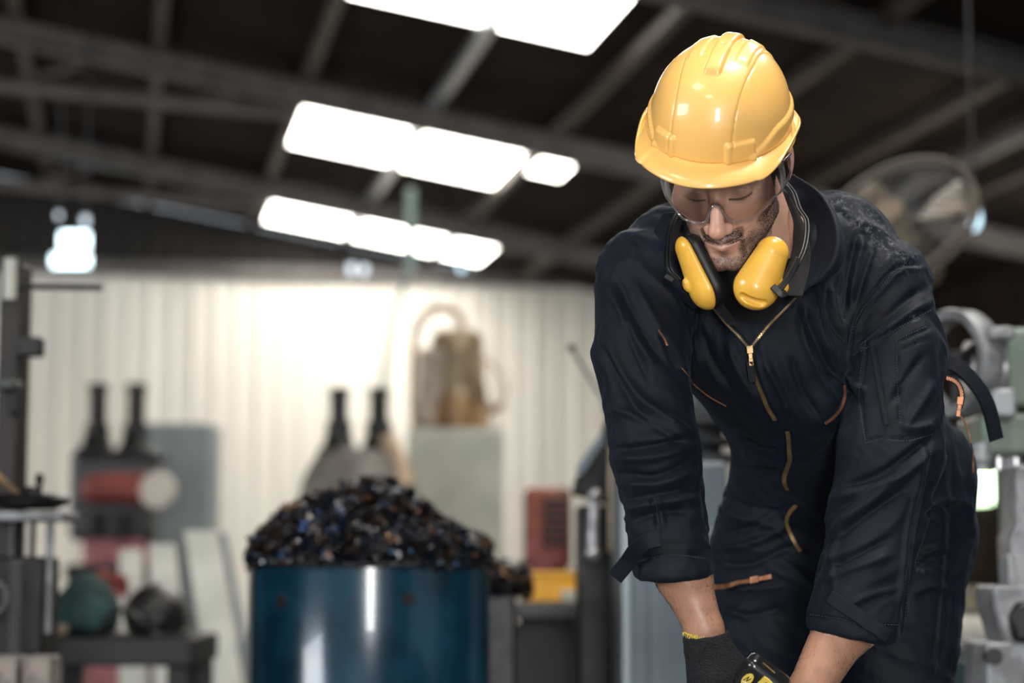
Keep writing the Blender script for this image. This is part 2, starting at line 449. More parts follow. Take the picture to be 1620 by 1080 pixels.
# joints of the body: (pixel column, pixel row, metres from the camera plane)
J = dict(neck0=P(1178, 330, 2.93), neck1=P(1212, 430, 3.04))
sl = [(1025, 440, 2.97), (1014, 560, 2.91), (1037, 712, 2.86), (1066, 905, 2.82)]       # sleeve of his right arm
SLr = [.077, .066, .0595, .0535]
wr_r = P(1118, 1012, 2.80)
sr = [(1388, 456, 3.02), (1415, 560, 2.97), (1410, 712, 2.92), (1388, 820, 2.90), (1352, 985, 2.86)]   # sleeve of his left arm
SRr = [.082, .071, .073, .066, .066]
wr_l = P(1268, 1112, 2.80)
SLp = [P(*q) for q in sl]; SRp = [P(*q) for q in sr]
def chain(p, pts, rs, k):
    d = None
    for i in range(len(pts)-1):
        e = rcone(p, pts[i], pts[i+1], rs[i], rs[i+1]); d = e if d is None else smin(d, e, k)
    return d
def neck_sdf(p):
    return smin(rcone(p, hw((0, -.02, -.03)), J['neck1'], .058, .066), rcone(p, J['neck1'], P(1230, 500, 3.08), .07, .12), .03)
def forearm(p, elbow, wrist, r0, r1):
    return rcone(p, elbow, wrist, r0, r1)
LEG = dict(
    l=[P(1236, 880, 3.30), P(1226, 1010, 3.24), P(1215, 1310, 3.16), P(1205, 1640, 3.36)], lr=[.112, .102, .080, .062],
    r=[P(1418, 850, 3.36), P(1408, 1010, 3.34), P(1400, 1310, 3.24), P(1400, 1640, 3.44)], rr=[.126, .108, .084, .062])
# flat-ended boots will stand on z = 0
def hand_chain(w0, dirv, side, back, s=1.0, curl=.9):
    """palm and five fingers: w0 wrist, dirv along the hand, side towards the thumb, back = back of the hand"""
    dirv = dirv/np.linalg.norm(dirv); back = back-dirv*(back@dirv); back /= np.linalg.norm(back); side = side-dirv*(side@dirv)-back*(side@back); side /= np.linalg.norm(side)
    segs = []
    for off, ln, r in ((.030, .092, .0090), (.010, .100, .0095), (-.011, .094, .0090), (-.030, .076, .0080)):
        b0 = w0+dirv*.020+side*off*.5; b1 = w0+dirv*.095*s+side*off+back*.003
        segs.append((b0, b1, .013, .0115)); p = b1; a = .35
        for L_, rr in ((.45, r), (.30, r*.93), (.25, r*.85)):
            dv = dirv*math.cos(a)-back*math.sin(a); q = p+dv*ln*L_; segs.append((p, q, rr, rr*.93)); p = q; a += curl
    t0 = w0+dirv*.025+side*.022; t1 = t0+dirv*.040+side*.026-back*.012; t2 = t1+dirv*.030+side*.004-back*.016; t3 = t2+dirv*.018-side*.012-back*.016
    segs += [(t0, t1, .015, .0125), (t1, t2, .0115, .0105), (t2, t3, .0105, .0090)]
    return segs
HR = hand_chain(wr_r, P(1138, 1112, 2.79)-wr_r, RT*1.0+FW*-.2, -FW*.85-RT*.3+UP*.1)
HL = hand_chain(wr_l, P(1205, 1182, 2.78)-wr_l, -RT*.6+UP*.6-FW*.3, -FW*.7+RT*.5, curl=.7)
def segs_sdf(p, segs, g=0, k=.006):
    d = None
    for a, b, r1, r2 in segs:
        e = rcone(p, a, b, r1+g, r2+g); d = e if d is None else smin(d, e, k)
    return d
skin_parts = []
# head and neck
def f_head(p):
    q = hl(p); d = head_sdf(q)
    return smin(d, neck_sdf(p), .018)
V1, F1 = surf_nets(f_head, HC-[.16, .17, .22], HC+[.17, .22, .17], .0015)
V1 = smooth_v(V1, F1, 1, .4)
def f_armR(p):
    d = rcone(p, SLp[2], P(1080, 905, 2.82), .044, .0375)
    d = smin(d, rcone(p, P(1080, 905, 2.82), P(1114, 995, 2.80), .0375, .0265), .02)
    d = smin(d, rcone(p, P(1114, 995, 2.80), wr_r, .0262, .0262), .01)
    return smin(d, segs_sdf(p, HR), .008)
aR = np.array([SLp[2], wr_r]); V2, F2 = surf_nets(f_armR, P(1095, 1220, 2.80)-[.13, .16, .04], P(1060, 700, 2.86)+[.14, .12, .05], .0022)
def f_armL(p):
    d = rcone(p, SRp[3], P(1342, 985, 2.86), .046, .0420)
    d = smin(d, rcone(p, P(1338, 985, 2.86), P(1276, 1098, 2.80), .0420, .0290), .02)
    d = smin(d, rcone(p, P(1276, 1098, 2.80), wr_l, .0285, .027), .01)
    return smin(d, segs_sdf(p, HL), .008)
V3, F3 = surf_nets(f_armL, P(1220, 1270, 2.80)-[.16, .16, .04], P(1390, 820, 2.9)+[.14, .12, .05], .0022)
def torso(p, g=0.0):
    d = chain(p, [P(1078, 423, 3.03), P(1148, 512, 3.05), P(1228, 645, 3.16), P(1248, 735, 3.24), P(1236, 850, 3.31)], [.098+g, .099+g, .070+g, .084+g, .112+g], .03)
    d = smin(d, rcone(p, P(1172, 562, 3.03), P(1240, 585, 3.02), .070+g, .085+g), .02)
    d = smin(d, chain(p, [P(1318, 403, 3.06), P(1300, 560, 3.08), P(1350, 690, 3.24), P(1415, 760, 3.34), P(1418, 850, 3.36)], [.096+g, .128+g, .118+g, .126+g, .128+g], .04), .04)
    d = smin(d, chain(p, [P(1215, 425, 3.06), P(1222, 545, 3.04), P(1250, 615, 3.08), P(1300, 730, 3.24), P(1325, 850, 3.33)], [.105+g, .120+g, .112+g, .112+g, .115+g], .03), .04)
    d = smin(d, rcone(p, P(1188, 592, 2.995), P(1286, 622, 2.995), .056+g, .068+g), .012)
    return d
def legs(p, g=0.0):
    return smin(chain(p, LEG['l'], [r+g for r in LEG['lr']], .03), chain(p, LEG['r'], [r+g for r in LEG['rr']], .03), .022)
def f_body(p):     # the rest of the body under the clothes
    d = torso(p, -.022)
    d = smin(d, chain(p, SLp, [r-.022 for r in SLr], .02), .03); d = smin(d, chain(p, SRp, [r-.024 for r in SRr], .02), .03)
    d = smin(d, legs(p, -.022), .03)
    return smin(d, neck_sdf(p)+.004, .02)
lo, hi = np.array([P(950, 500, 2.7)[0], 2.4, .03]), np.array([P(1600, 500, 3.5)[0], 3.75, P(1200, 300, 3.1)[2]])
V4, F4 = surf_nets(f_body, lo, hi, .009)
SKV = np.concatenate([V1, V2, V3, V4]); o1, o2, o3 = len(V1), len(V1)+len(V2), len(V1)+len(V2)+len(V3)
SKF = np.concatenate([F1, F2+o1, F3+o2, F4+o3])
# fine relief on the face, in head coordinates
q = hl(SKV[:o1]); N1 = vnormals(V1, F1); front = q[:, 2] > .03
def hstroke(pts, wd, h, two=True):
    pl = np.array(catmull(pts, .004)); sx = q.copy();
    r = np.zeros(o1)
    for sg in ((1, -1) if two else (1,)):
        X = np.stack([q[:, 0]*sg, q[:, 1]], 1); m = front & (X[:, 0] > pl[:, 0].min()-3*wd) & (X[:, 0] < pl[:, 0].max()+3*wd)
        d, t = seg_dist(X[m], pl); r[m] += h*np.exp(-(d/wd)**2)*np.clip(t/.2, .1, 1)*np.clip((1-t)/.2, .1, 1)
    return r
H = hstroke([(.015, -.040), (.024, -.056), (.031, -.074)], .0032, -.0016)      # cheek folds
H += hstroke([(.026, -.050), (.034, -.064)], .006, .0012)
H += hstroke([(.016, -.0065), (.024, -.0105), (.034, -.0115), (.044, -.0085), (.049, -.004)], .0011, -.0011)   # lowered lids
H += hstroke([(.017, .004), (.026, .008), (.037, .008), (.047, .003)], .0018, -.0014)
H += hstroke([(.016, -.012), (.026, -.018), (.038, -.018), (.047, -.012)], .003, -.0009)
H += hstroke([(.0, .012), (.0, .024)], .0015, -.0006, False)
H += hstroke([(.027, -.0745), (.0305, -.083)], .0025, -.0014)
SKV[:o1] += N1*H[:, None]
SK_bvh = bvh_of(V1, F1)

# skin colour and the beard's shadow are painted as they are on him; soft shade under the lids is painted in too
cols = np.ones((len(SKV), 4), np.float32)
base = np.array([.64, .37, .265])
cols[:, :3] = base
x, y, z = q.T; ax = np.abs(x)
nz = noise3(q*90)*.5+noise3(q*240)*.5; nf = noise3(q*900)
def sst(a, b, v): t = np.clip((v-a)/(b-a), 0, 1); return t*t*(3-2*t)
red = np.exp(-((ax-.042)**2/.0004+(y+.032)**2/.0004))*.25+np.exp(-(x**2/.0003+(y+.045)**2/.0002))*.35
red += (ax > .07)*.5
c = base*np.ones((o1, 3)); c = c*(1+.05*nz[:, None]); c = c+red[:, None]*(np.array([.52, .19, .13])-c)
lip = np.exp(-((y+.0828-.20*ax)/.0044)**2)*sst(.029, .020, ax)*(z > .07)
c = c+(.75*lip)[:, None]*(np.array([.44, .20, .16])-c)
mo = sst(-.052, -.058, y)*sst(-.0785, -.0755, y-.10*ax)*sst(.034, .026, ax)*(z > .06)*(.45+.55*sst(.002, .009, ax))
jawl = sst(-.068, -.090, y+.35*np.clip(ax-.02, 0, 1)*-1-.02*0)*(z > -.03)
side = sst(.040, .058, ax)*sst(-.015, -.045, y)*(z > -.015)*(z < .065)
chin = sst(-.094, -.103, y)*(z > .0)
soul = np.exp(-(x/.008)**2-((y+.096)/.006)**2)
gote = sst(.036, .028, ax)*sst(.018, .027, ax)*sst(-.068, -.078, y)*(z > .05)
jaw = sst(-.060, -.085, y-.0*ax)*sst(.026, .038, ax)*sst(-.012, .004, z+.25*(y+.06))
burn = sst(.058, .066, ax)*sst(.03, -.0, y)*(z > -.002)*(z < .035)
beard = np.clip(np.maximum.reduce([mo*1.0, side*.8, chin*.9, soul*.9, gote*1.0, jaw*.95, burn*1.0]), 0, 1)*(1-lip)
under = sst(-.118, -.135, y)*.3
beard = np.clip(beard-under, 0, 1)
spk = np.clip(.55+.9*nf+.35*nz, 0, 1)
bc = np.array([.040, .026, .021])
c = c+(beard*(.30+.22*spk))[:, None]*(bc-c)
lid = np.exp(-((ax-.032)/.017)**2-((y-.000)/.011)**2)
c = c*(1-.38*lid[:, None]); c = c*(1-.25*np.exp(-((ax-.030)/.018)**2-((y+.016)/.006)**2))[:, None]  # browner lids; soft shade below them is painted into the skin colour
cols[:o1, :3] = c; cols[:, 3] = 0; cols[:o1, 3] = beard
n23 = noise3(SKV[o1:o3]*70)
cols[o1:o3, :3] = base*np.array([.56, .50, .45])*(1+.10*n23)[:, None]
def skin_mat():
    m = bpy.data.materials.new('skin'); m.use_nodes = True; nt = m.node_tree; N = nt.nodes; L = nt.links; b = N['Principled BSDF']
    a = N.new('ShaderNodeAttribute'); a.attribute_name = 'Col'; sn = N.new('ShaderNodeTexNoise'); sn.inputs['Scale'].default_value = 950; sn.inputs['Detail'].default_value = 3; tc0 = N.new('ShaderNodeTexCoord'); L.new(tc0.outputs['Object'], sn.inputs['Vector'])
    mr = N.new('ShaderNodeMapRange'); mr.inputs[1].default_value = .40; mr.inputs[2].default_value = .60; L.new(sn.outputs[0], mr.inputs[0])
    mu = N.new('ShaderNodeMath'); mu.operation = 'MULTIPLY'; L.new(mr.outputs[0], mu.inputs[0]); L.new(a.outputs['Alpha'], mu.inputs[1])
    mx = N.new('ShaderNodeMix'); mx.data_type = 'RGBA'; L.new(mu.outputs[0], mx.inputs[0]); L.new(a.outputs['Color'], mx.inputs[6]); mx.inputs[7].default_value = (.035, .022, .018, 1); L.new(mx.outputs[2], b.inputs['Base Color'])
    b.inputs['Roughness'].default_value = .42; b.inputs['Subsurface Weight'].default_value = .12; b.inputs['Subsurface Radius'].default_value = (.012, .005, .003)
    b.inputs['Subsurface Scale'].default_value = .6
    n = N.new('ShaderNodeTexNoise'); n.inputs['Scale'].default_value = 420; tc = N.new('ShaderNodeTexCoord'); L.new(tc.outputs['Object'], n.inputs['Vector'])
    bp = N.new('ShaderNodeBump'); bp.inputs['Strength'].default_value = .25; bp.inputs['Distance'].default_value = .001; L.new(n.outputs[0], bp.inputs['Height']); L.new(bp.outputs[0], b.inputs['Normal'])
    return m
M['skin'] = skin_mat()
me = mesh_np('person', SKV, SKF, M['skin'])
ca = me.color_attributes.new('Col', 'FLOAT_COLOR', 'POINT'); ca.data.foreach_set('color', cols.ravel())
person = link('person', me)
tag(person, 'man in navy coverall and yellow hard hat bending forward, looking down at his hands', 'person')

# eyebrows, lashes, stubble and short hair
M['hair'] = mat('dark_hair', (.012, .009, .008), .5)
def head_hit(x, y):
    o = hw((x, y, .3)); d = hw((x, y, 0))-o; d /= np.linalg.norm(d)
    h = SK_bvh.ray_cast(Vector(o), Vector(d), .4)
    return (np.array(h[0]), np.array(h[1])) if h[0] is not None else (None, None)
def hairs(pts_dirs, ln, wd):
    V = []; F = []
    for p, n, t in pts_dirs:
        L_ = ln*rnd.uniform(.6, 1.2); s = np.cross(n, t); s /= np.linalg.norm(s)+1e-9
        V += [p-s*wd, p+s*wd, p+t*L_*.6+n*L_*.35+s*wd*.6, p+t*L_+n*L_*.25]; k = len(V)-4
        F += [(k, k+1, k+2), (k, k+2, k+3)]
    return V, F
for sg in (1, -1):
    pd = []
    for i in range(420):
        t = rnd.random(); X = (.010+.041*t); Y = .0175+.006*math.sin(t*2.4)+rnd.gauss(0, .0018)*(1-.4*t)
        p, n = head_hit(sg*X, Y)
        if p is None: continue
        dv = HM@np.array((sg*(.7), .35-.5*t, 0)); pd.append((p, n, dv/np.linalg.norm(dv)))
    V, F = hairs(pd, .0065, .00035); o = link('eyebrow', mesh_np('eyebrow', V, F, M['hair'], False), person)
    pd = []
    for i in range(80):
        t = i/79; X = .017+.031*t; Y = -.0085-.0035*math.sin(t*math.pi)+.0045*t
        p, n = head_hit(sg*X, Y)
        if p is None: continue
        dv = HM@np.array((sg*(t-.5)*.6, -.75, .55)); pd.append((p, n*0.3, dv/np.linalg.norm(dv)))
    V, F = hairs(pd, .0042, .00022); link('eyelashes', mesh_np('eyelashes', V, F, M['hair'], False), person)
bi = np.nonzero((beard > .15) & (z > -.02))[0]
pd = []; N1b = vnormals(SKV[:o1], F1)
for k in range(17000):
    i = bi[rnd.randrange(len(bi))]
    if rnd.random() > beard[i]**1.3: continue
    t = HM@np.array((rnd.gauss(0, .35)+.4*np.sign(x[i])*(ax[i] < .03), -.9, .15)); n = N1b[i]; t = t-n*(t@n); t /= np.linalg.norm(t)+1e-9
    pd.append((SKV[i]+np.array([rnd.gauss(0, .0005) for _ in range(3)]), n, t))
V, F = hairs(pd, .0019, .00013)
mi = np.nonzero((mo*(1-lip) > .4))[0]; pd = []
for k in range(800):
    i = mi[rnd.randrange(len(mi))]; t = HM@np.array((rnd.gauss(0, .15)+.7*np.tanh(x[i]*90), -.8, .1)); n = N1b[i]; t = t-n*(t@n); t /= np.linalg.norm(t)+1e-9
    pd.append((SKV[i]+np.array([rnd.gauss(0, .0004) for _ in range(3)]), n, t))
V_, F_ = hairs(pd, .0030, .00013); F = F+[tuple(a+len(V) for a in f_) for f_ in F_]; V = V+V_
tag(link('stubble', mesh_np('stubble', V, F, M['hair'], False), person), kind='stuff')
AN = vnormals(V2, F2); A3 = vnormals(V3, F3); pd = []
for (VV, NN, a_, b_) in ((V2, AN, P(1075, 890, 2.82), wr_r), (V3, A3, P(1345, 990, 2.86), wr_l)):
    ax_ = (b_-a_)/np.linalg.norm(b_-a_); t_ = (VV-a_)@ax_; L_ = np.linalg.norm(b_-a_); ok = np.nonzero((t_ > -.01) & (t_ < L_) & ((NN@-FW) > -.2))[0]
    for k in range(520):
        i = ok[rnd.randrange(len(ok))]; n = NN[i]; t = ax_+RT*rnd.gauss(.25, .35)+n*.0; t = t-n*(t@n); t /= np.linalg.norm(t)+1e-9
        pd.append((VV[i], n*.35, t))
V, F = hairs(pd, .0050, .00008)
tag(link('arm_hair', mesh_np('arm_hair', V, F, M['hair'], False), person), kind='stuff')
def f_hair(p):
    s = hl(p); d = ell(s, (0, .030, -.016), (.0797, .092, .098))
    a = s.copy(); a[:, 0] = np.abs(a[:, 0])
    d = smax(d, s[:, 2]-.030-.25*(s[:, 1]-.0), .006)
    d = smax(d, -(s[:, 1]+.055-.9*np.clip(s[:, 2]+.02, 0, 1)), .006)
    return d+.0006*noise3(s*420)
Vh, Fh = surf_nets(f_hair, HC-[.16, .16, .1], HC+[.16, .2, .16], .003)
link('hair', mesh_np('hair', Vh, Fh, M['hair']), person)
# ------------------------------------------------------------------ coverall
def cavity(p):
    v = rcone(p, P(1188, 530, 2.885), P(1184, 395, 2.93), .014, .078)
    v = np.minimum(v, rcone(p, P(1184, 395, 2.93), P(1190, 300, 2.99), .085, .10))
    return v
nUPd = -UP
cL = P(1064, 912, 2.82); nL = (nUPd+RT*.06); nL /= np.linalg.norm(nL)
cR = P(1350, 1003, 2.86); nR = (nUPd+RT*.18-UP*0); nR = nUPd-RT*.16; nR /= np.linalg.norm(nR)
def f_cov(p):
    a = chain(p, SLp, SLr, .02); a = smax(a, (p-cL)@nL, .002)
    a = smax(a, -rcone(p, P(1058, 868, 2.82), P(1067, 940, 2.82), .034, .0480), .003)
    b = chain(p, SRp, SRr, .02); b = smax(b, (p-cR)@nR, .002)
    b = smax(b, -rcone(p, P(1360, 935, 2.878), P(1346, 1030, 2.86), .038, .057), .003)
    t = torso(p)
    d = smin(t, np.minimum(a, b), .020)
    # keep the sleeves free of the trunk below the armpits
    d2 = np.minimum(t, np.minimum(a, b))
    rows = (540-(p-CAM)@UP/((p-CAM)@FW)*FPX)
    k = np.clip((rows-520)/90, 0, 1); d = d*(1-k)+d2*k
    d = smin(d, smax(legs(p), p[:, 2]*-1+.09, .005), .02)
    return smax(d, -cavity(p), .006)
lo, hi = np.array([P(935, 500, 2.85)[0]-.02, 2.45, .08]), np.array([P(1560, 500, 3.5)[0], 3.75, P(1200, 255, 3.1)[2]])
VC, FC = surf_nets(f_cov, lo, hi, .0034)
VC = smooth_v(VC, FC, 2, .5)
NC = vnormals(VC, FC); b0 = bvh_of(VC, FC); VIS = visible(VC, NC, b0)
def pxy(V): return np.stack(PX(V)[:2], 1)
XY = pxy(VC)
# loose cloth: long soft folds that follow each limb
H = np.zeros(len(VC))
def near(p, pts, rs): return np.clip(-(chain(p, pts, rs, .01)-.02)/.02, 0, 1)
wL = near(VC, SLp, SLr); wR = near(VC, SRp, SRr)*(1-wL); wT = np.clip(1-wL-wR, 0, 1)
def ridged(V, a, ln, sh, seed):
    a = np.array(a, float); a /= np.linalg.norm(a); t = (V@a)[:, None]*a
    q = (V-t)/sh+t/ln+seed
    q = q+.35*noise3(q*.7+9)[:, None]
    r = 1-np.abs(noise3(q))*2.2; r2 = 1-np.abs(noise3(q*1.9+5))*2.2
    return r*.7+r2*.3
rows = XY[:, 1]; colx = XY[:, 0]
aL = RT*.62-UP*.78; aLb = RT*1.0+UP*.12
k = np.clip((rows-640)/60, 0, 1)
H += wL*(1-k)*ridged(VC, aL, .15, .034, 3)*.0030+wL*k*ridged(VC, aLb, .11, .024, 7)*.0030
aR = RT*.75+UP*.66; k = np.clip((rows-690)/60, 0, 1)
H += wR*(1-k)*ridged(VC, aR, .16, .036, 11)*.0028+wR*k*ridged(VC, RT*.8+UP*.6, .16, .042, 13)*.0034
kw = np.exp(-((rows-735)/45)**2)
H += wT*((1-kw)*ridged(VC, RT*.25-UP*.95+FW*.1, .22, .036, 17)*.0026+kw*ridged(VC, RT*.1+UP, .08, .018, 19)*.0022)*np.clip((760-rows)/50, 0, 1)
H += wT*ridged(VC, RT*.85-UP*.5, .20, .045, 23)*.0036*np.clip((rows-740)/50, 0, 1)
ST = [
 # sleeve of his right arm
 ([(960, 443), (994, 515), (1036, 584)], 8, 4), ([(972, 436), (1008, 508), (1048, 572)], 7, -4), ([(955, 524), (1010, 626), (1096, 690)], 9, 5),
 ([(957, 548), (1006, 646), (1085, 702)], 8, -5), ([(1041, 524), (1062, 560), (1079, 590)], 6, -5), ([(1000, 440), (1030, 500), (1060, 560)], 8, 3.5),
 ([(964, 643), (1030, 668), (1096, 700)], 8, 4), ([(968, 712), (1032, 704), (1098, 690)], 6, -5), ([(970, 726), (1034, 722), (1100, 706)], 7, 4.5),
 ([(978, 748), (1041, 752), (1104, 722)], 6, -4.5), ([(981, 764), (1041, 766), (1106, 742)], 7, 4.5), ([(988, 790), (1036, 782), (1106, 770)], 6, -5),
 ([(990, 806), (1040, 796), (1108, 786)], 7, 4), ([(994, 826), (1036, 812), (1090, 806)], 6, -3.5), ([(1032, 782), (1036, 806), (1041, 838)], 4, -4), ([(1041, 782), (1046, 806), (1050, 838)], 4, 3),
 ([(1012, 884), (1060, 874), (1118, 880)], 2.5, -2.5), ([(985, 470), (1000, 540), (1030, 610)], 5, -3),
 # chest
 ([(1271, 473), (1284, 524), (1313, 584), (1337, 604)], 6, -5), ([(1262, 490), (1272, 540), (1300, 600), (1326, 640)], 7, 4), ([(1288, 470), (1298, 520), (1320, 570)], 6, 4),
 ([(1305, 447), (1309, 498), (1337, 545)], 5, -5), ([(1316, 447), (1322, 490), (1342, 530)], 5, 4), ([(1330, 430), (1326, 481), (1336, 520)], 5, -4),
 ([(1356, 370), (1341, 439), (1335, 498)], 6, -4), ([(1368, 372), (1354, 432), (1345, 480)], 7, 4), ([(1385, 385), (1366, 440), (1350, 490)], 5, -3.5),
 ([(1458, 418), (1420, 422), (1384, 458), (1354, 498), (1341, 552)], 3, -4), ([(1466, 424), (1424, 430), (1390, 466), (1362, 506), (1348, 556)], 4, 3),
 ([(1345, 345), (1390, 370), (1440, 410)], 9, 3), ([(1300, 320), (1350, 350), (1380, 395)], 8, -3),
 ([(1210, 570), (1235, 620), (1250, 660)], 7, 4), ([(1250, 560), (1270, 620), (1300, 665)], 8, -4), ([(1150, 540), (1172, 590), (1205, 640)], 8, 4),
 ([(1110, 520), (1128, 570), (1160, 620)], 8, -4), ([(1090, 470), (1100, 530), (1110, 590)], 7, 4), ([(1196, 562), (1206, 600), (1236, 664)], 5, 3),
 # sleeve of his left arm
 ([(1340, 552), (1380, 520), (1440, 470), (1472, 450)], 8, -4), ([(1345, 572), (1385, 536), (1445, 492), (1476, 476)], 7, 4),
 ([(1347, 560), (1400, 530), (1440, 505), (1477, 486)], 2.2, -3), ([(1340, 590), (1352, 610), (1372, 618)], 7, 5), ([(1336, 612), (1350, 632), (1366, 632)], 6, -5),
 ([(1373, 537), (1364, 600), (1364, 650), (1373, 697)], 2.2, -3), ([(1373, 697), (1400, 690)], 2.2, -3), ([(1405, 692), (1440, 693), (1480, 682)], 2.5, -3.5),
 ([(1420, 541), (1421, 600), (1426, 672)], 2.2, -3), ([(1420, 541), (1445, 529), (1470, 520)], 2.2, -3), ([(1421, 556), (1446, 544), (1472, 535)], 1.8, -2),
 ([(1479, 533), (1483, 600), (1487, 665)], 3, 3), ([(1430, 680), (1455, 640), (1476, 600)], 8, 4), ([(1410, 640), (1432, 600), (1462, 560)], 7, -3.5), ([(1424, 672), (1436, 680), (1475, 672)], 6, 4),
 ([(1326, 773), (1398, 746), (1479, 688)], 7, -5), ([(1328, 790), (1398, 764), (1479, 708)], 8, 5), ([(1313, 816), (1360, 780), (1433, 735)], 6, -4), ([(1318, 836), (1380, 792), (1455, 730)], 9, 4.5),
 ([(1311, 860), (1360, 820), (1440, 770)], 7, -3.5), ([(1471, 697), (1458, 770), (1441, 858), (1424, 1003)], 3, -4), ([(1462, 697), (1448, 770), (1431, 858), (1414, 1000)], 4, 3),
 ([(1305, 900), (1350, 880), (1410, 850)], 7, -4), ([(1300, 920), (1350, 900), (1412, 876)], 8, 4), ([(1320, 935), (1318, 880), (1330, 830)], 6, 3),
 ([(1282, 975), (1326, 980), (1356, 988), (1425, 992)], 2.5, -2.5), ([(1340, 960), (1380, 940), (1420, 930)], 6, 3),
 # trousers
 ([(1170, 690), (1200, 706), (1236, 716)], 6, -4), ([(1168, 712), (1196, 722), (1236, 732)], 6, 4), ([(1160, 738), (1200, 744), (1240, 748)], 6, -4),
 ([(1140, 780), (1180, 800), (1230, 812)], 7, -4), ([(1136, 800), (1180, 820), (1236, 830)], 8, 4.5), ([(1132, 846), (1180, 836), (1250, 800)], 8, -4), ([(1128, 866), (1190, 860), (1262, 820)], 8, 4),
 ([(1128, 892), (1190, 890), (1260, 860)], 7, -3.5), ([(1130, 930), (1180, 932), (1240, 926)], 5, -3.5), ([(1130, 960), (1190, 975), (1250, 960)], 8, 3),
 ([(1495, 690), (1500, 760), (1494, 860), (1484, 960), (1476, 1080)], 2.5, -3.5), ([(1468, 800), (1490, 790), (1520, 792)], 6, 4), ([(1462, 815), (1488, 806), (1522, 806)], 6, -4),
 ([(1450, 880), (1480, 866), (1505, 870)], 6, 4), ([(1446, 892), (1476, 893), (1492, 900)], 2.5, -3), ([(1440, 940), (1470, 925), (1500, 930)], 8, 3.5), ([(1500, 900), (1496, 1000), (1486, 1080)], 7, -3),
 ([(1498, 640), (1516, 700), (1528, 760)], 6, -3),
]
H = H*1.5+1.9*strokes(VC, NC, VIS, XY, [(a, b*.8, c) for a, b, c in ST])
H += .0011*ridged(VC, RT*.5-UP*.8, .05, .0125, 31)*(.4+.6*np.clip(noise3(VC*14)*2+.5, 0, 1))
VC = VC+NC*H[:, None]; VC = smooth_v(VC, FC, 1, .3)
def cloth_mat(name, col, dust=True, rough=.78):
    m = bpy.data.materials.new(name); m.use_nodes = True; nt = m.node_tree; N = nt.nodes; L = nt.links; b = N['Principled BSDF']
    b.inputs['Roughness'].default_value = rough-.14; b.inputs['Sheen Weight'].default_value = .04; b.inputs['Sheen Roughness'].default_value = .45; b.inputs['Specular IOR Level'].default_value = .20
    b.inputs['Sheen Tint'].default_value = (.55, .7, 1, 1)
    tc = N.new('ShaderNodeTexCoord'); n = N.new('ShaderNodeTexNoise'); n.inputs['Scale'].default_value = 14; n.inputs['Detail'].default_value = 8; L.new(tc.outputs['Object'], n.inputs['Vector'])
    r = N.new('ShaderNodeValToRGB'); r.color_ramp.elements[0].position = .3; r.color_ramp.elements[1].position = .75
    r.color_ramp.elements[0].color = (*[c*.75 for c in col], 1); r.color_ramp.elements[1].color = (*[c*1.3 for c in col], 1); L.new(n.outputs[0], r.inputs[0])
    out = r.outputs[0]
    if dust:
        a = N.new('ShaderNodeAttribute'); a.attribute_name = 'dust'
        n3 = N.new('ShaderNodeTexNoise'); n3.inputs['Scale'].default_value = 120; n3.inputs['Detail'].default_value = 9; n3.inputs['Roughness'].default_value = .75; L.new(tc.outputs['Object'], n3.inputs['Vector'])
        mr = N.new('ShaderNodeMapRange'); mr.inputs[1].default_value = .50; mr.inputs[2].default_value = .72; L.new(n3.outputs[0], mr.inputs[0])
        mu = N.new('ShaderNodeMath'); mu.operation = 'MULTIPLY'; L.new(a.outputs['Fac'], mu.inputs[0]); L.new(mr.outputs[0], mu.inputs[1])
        mx = N.new('ShaderNodeMix'); mx.data_type = 'RGBA'; L.new(mu.outputs[0], mx.inputs[0]); L.new(out, mx.inputs[6]); mx.inputs[7].default_value = (.30, .32, .34, 1); out = mx.outputs[2]
    L.new(out, b.inputs['Base Color'])
    wv = N.new('ShaderNodeTexNoise'); wv.inputs['Scale'].default_value = 1500; wv.inputs['Detail'].default_value = 2; L.new(tc.outputs['Object'], wv.inputs['Vector'])
    bp = N.new('ShaderNodeBump'); bp.inputs['Strength'].default_value = .25; bp.inputs['Distance'].default_value = .0012; L.new(wv.outputs[0], bp.inputs['Height']); L.new(bp.outputs[0], b.inputs['Normal'])
    return m
M['navy'] = cloth_mat('navy_twill', (.0034, .0060, .0125)); M['navy2'] = cloth_mat('navy_twill_trim', (.0034, .0060, .0125), False)
M['polo'] = cloth_mat('charcoal_jersey', (.013, .012, .012), False, .85)
me = mesh_np('coverall', VC, FC, M['navy'])
XY = pxy(VC); du = np.zeros(len(VC))
for c_, s_, a_ in (((1330, 322), 22, .5), ((1372, 352), 18, .8), ((1410, 388), 18, .6), ((1392, 366), 16, .6), ((1440, 414), 14, .6), ((1446, 502), 8, .6), ((1340, 350), 50, .08), ((1420, 400), 60, .07), ((1458, 896), 12, .5)):
    du += a_*np.exp(-((XY-np.array(c_))**2).sum(1)/s_**2)
at_ = me.attributes.new('dust', 'FLOAT', 'POINT'); at_.data.foreach_set('value', np.clip(du*VIS, 0, 1).astype(np.float32))
coverall = link('coverall', me, person); tag(coverall, 'navy blue twill coverall with brass zips')
CB = bvh_of(VC, FC)
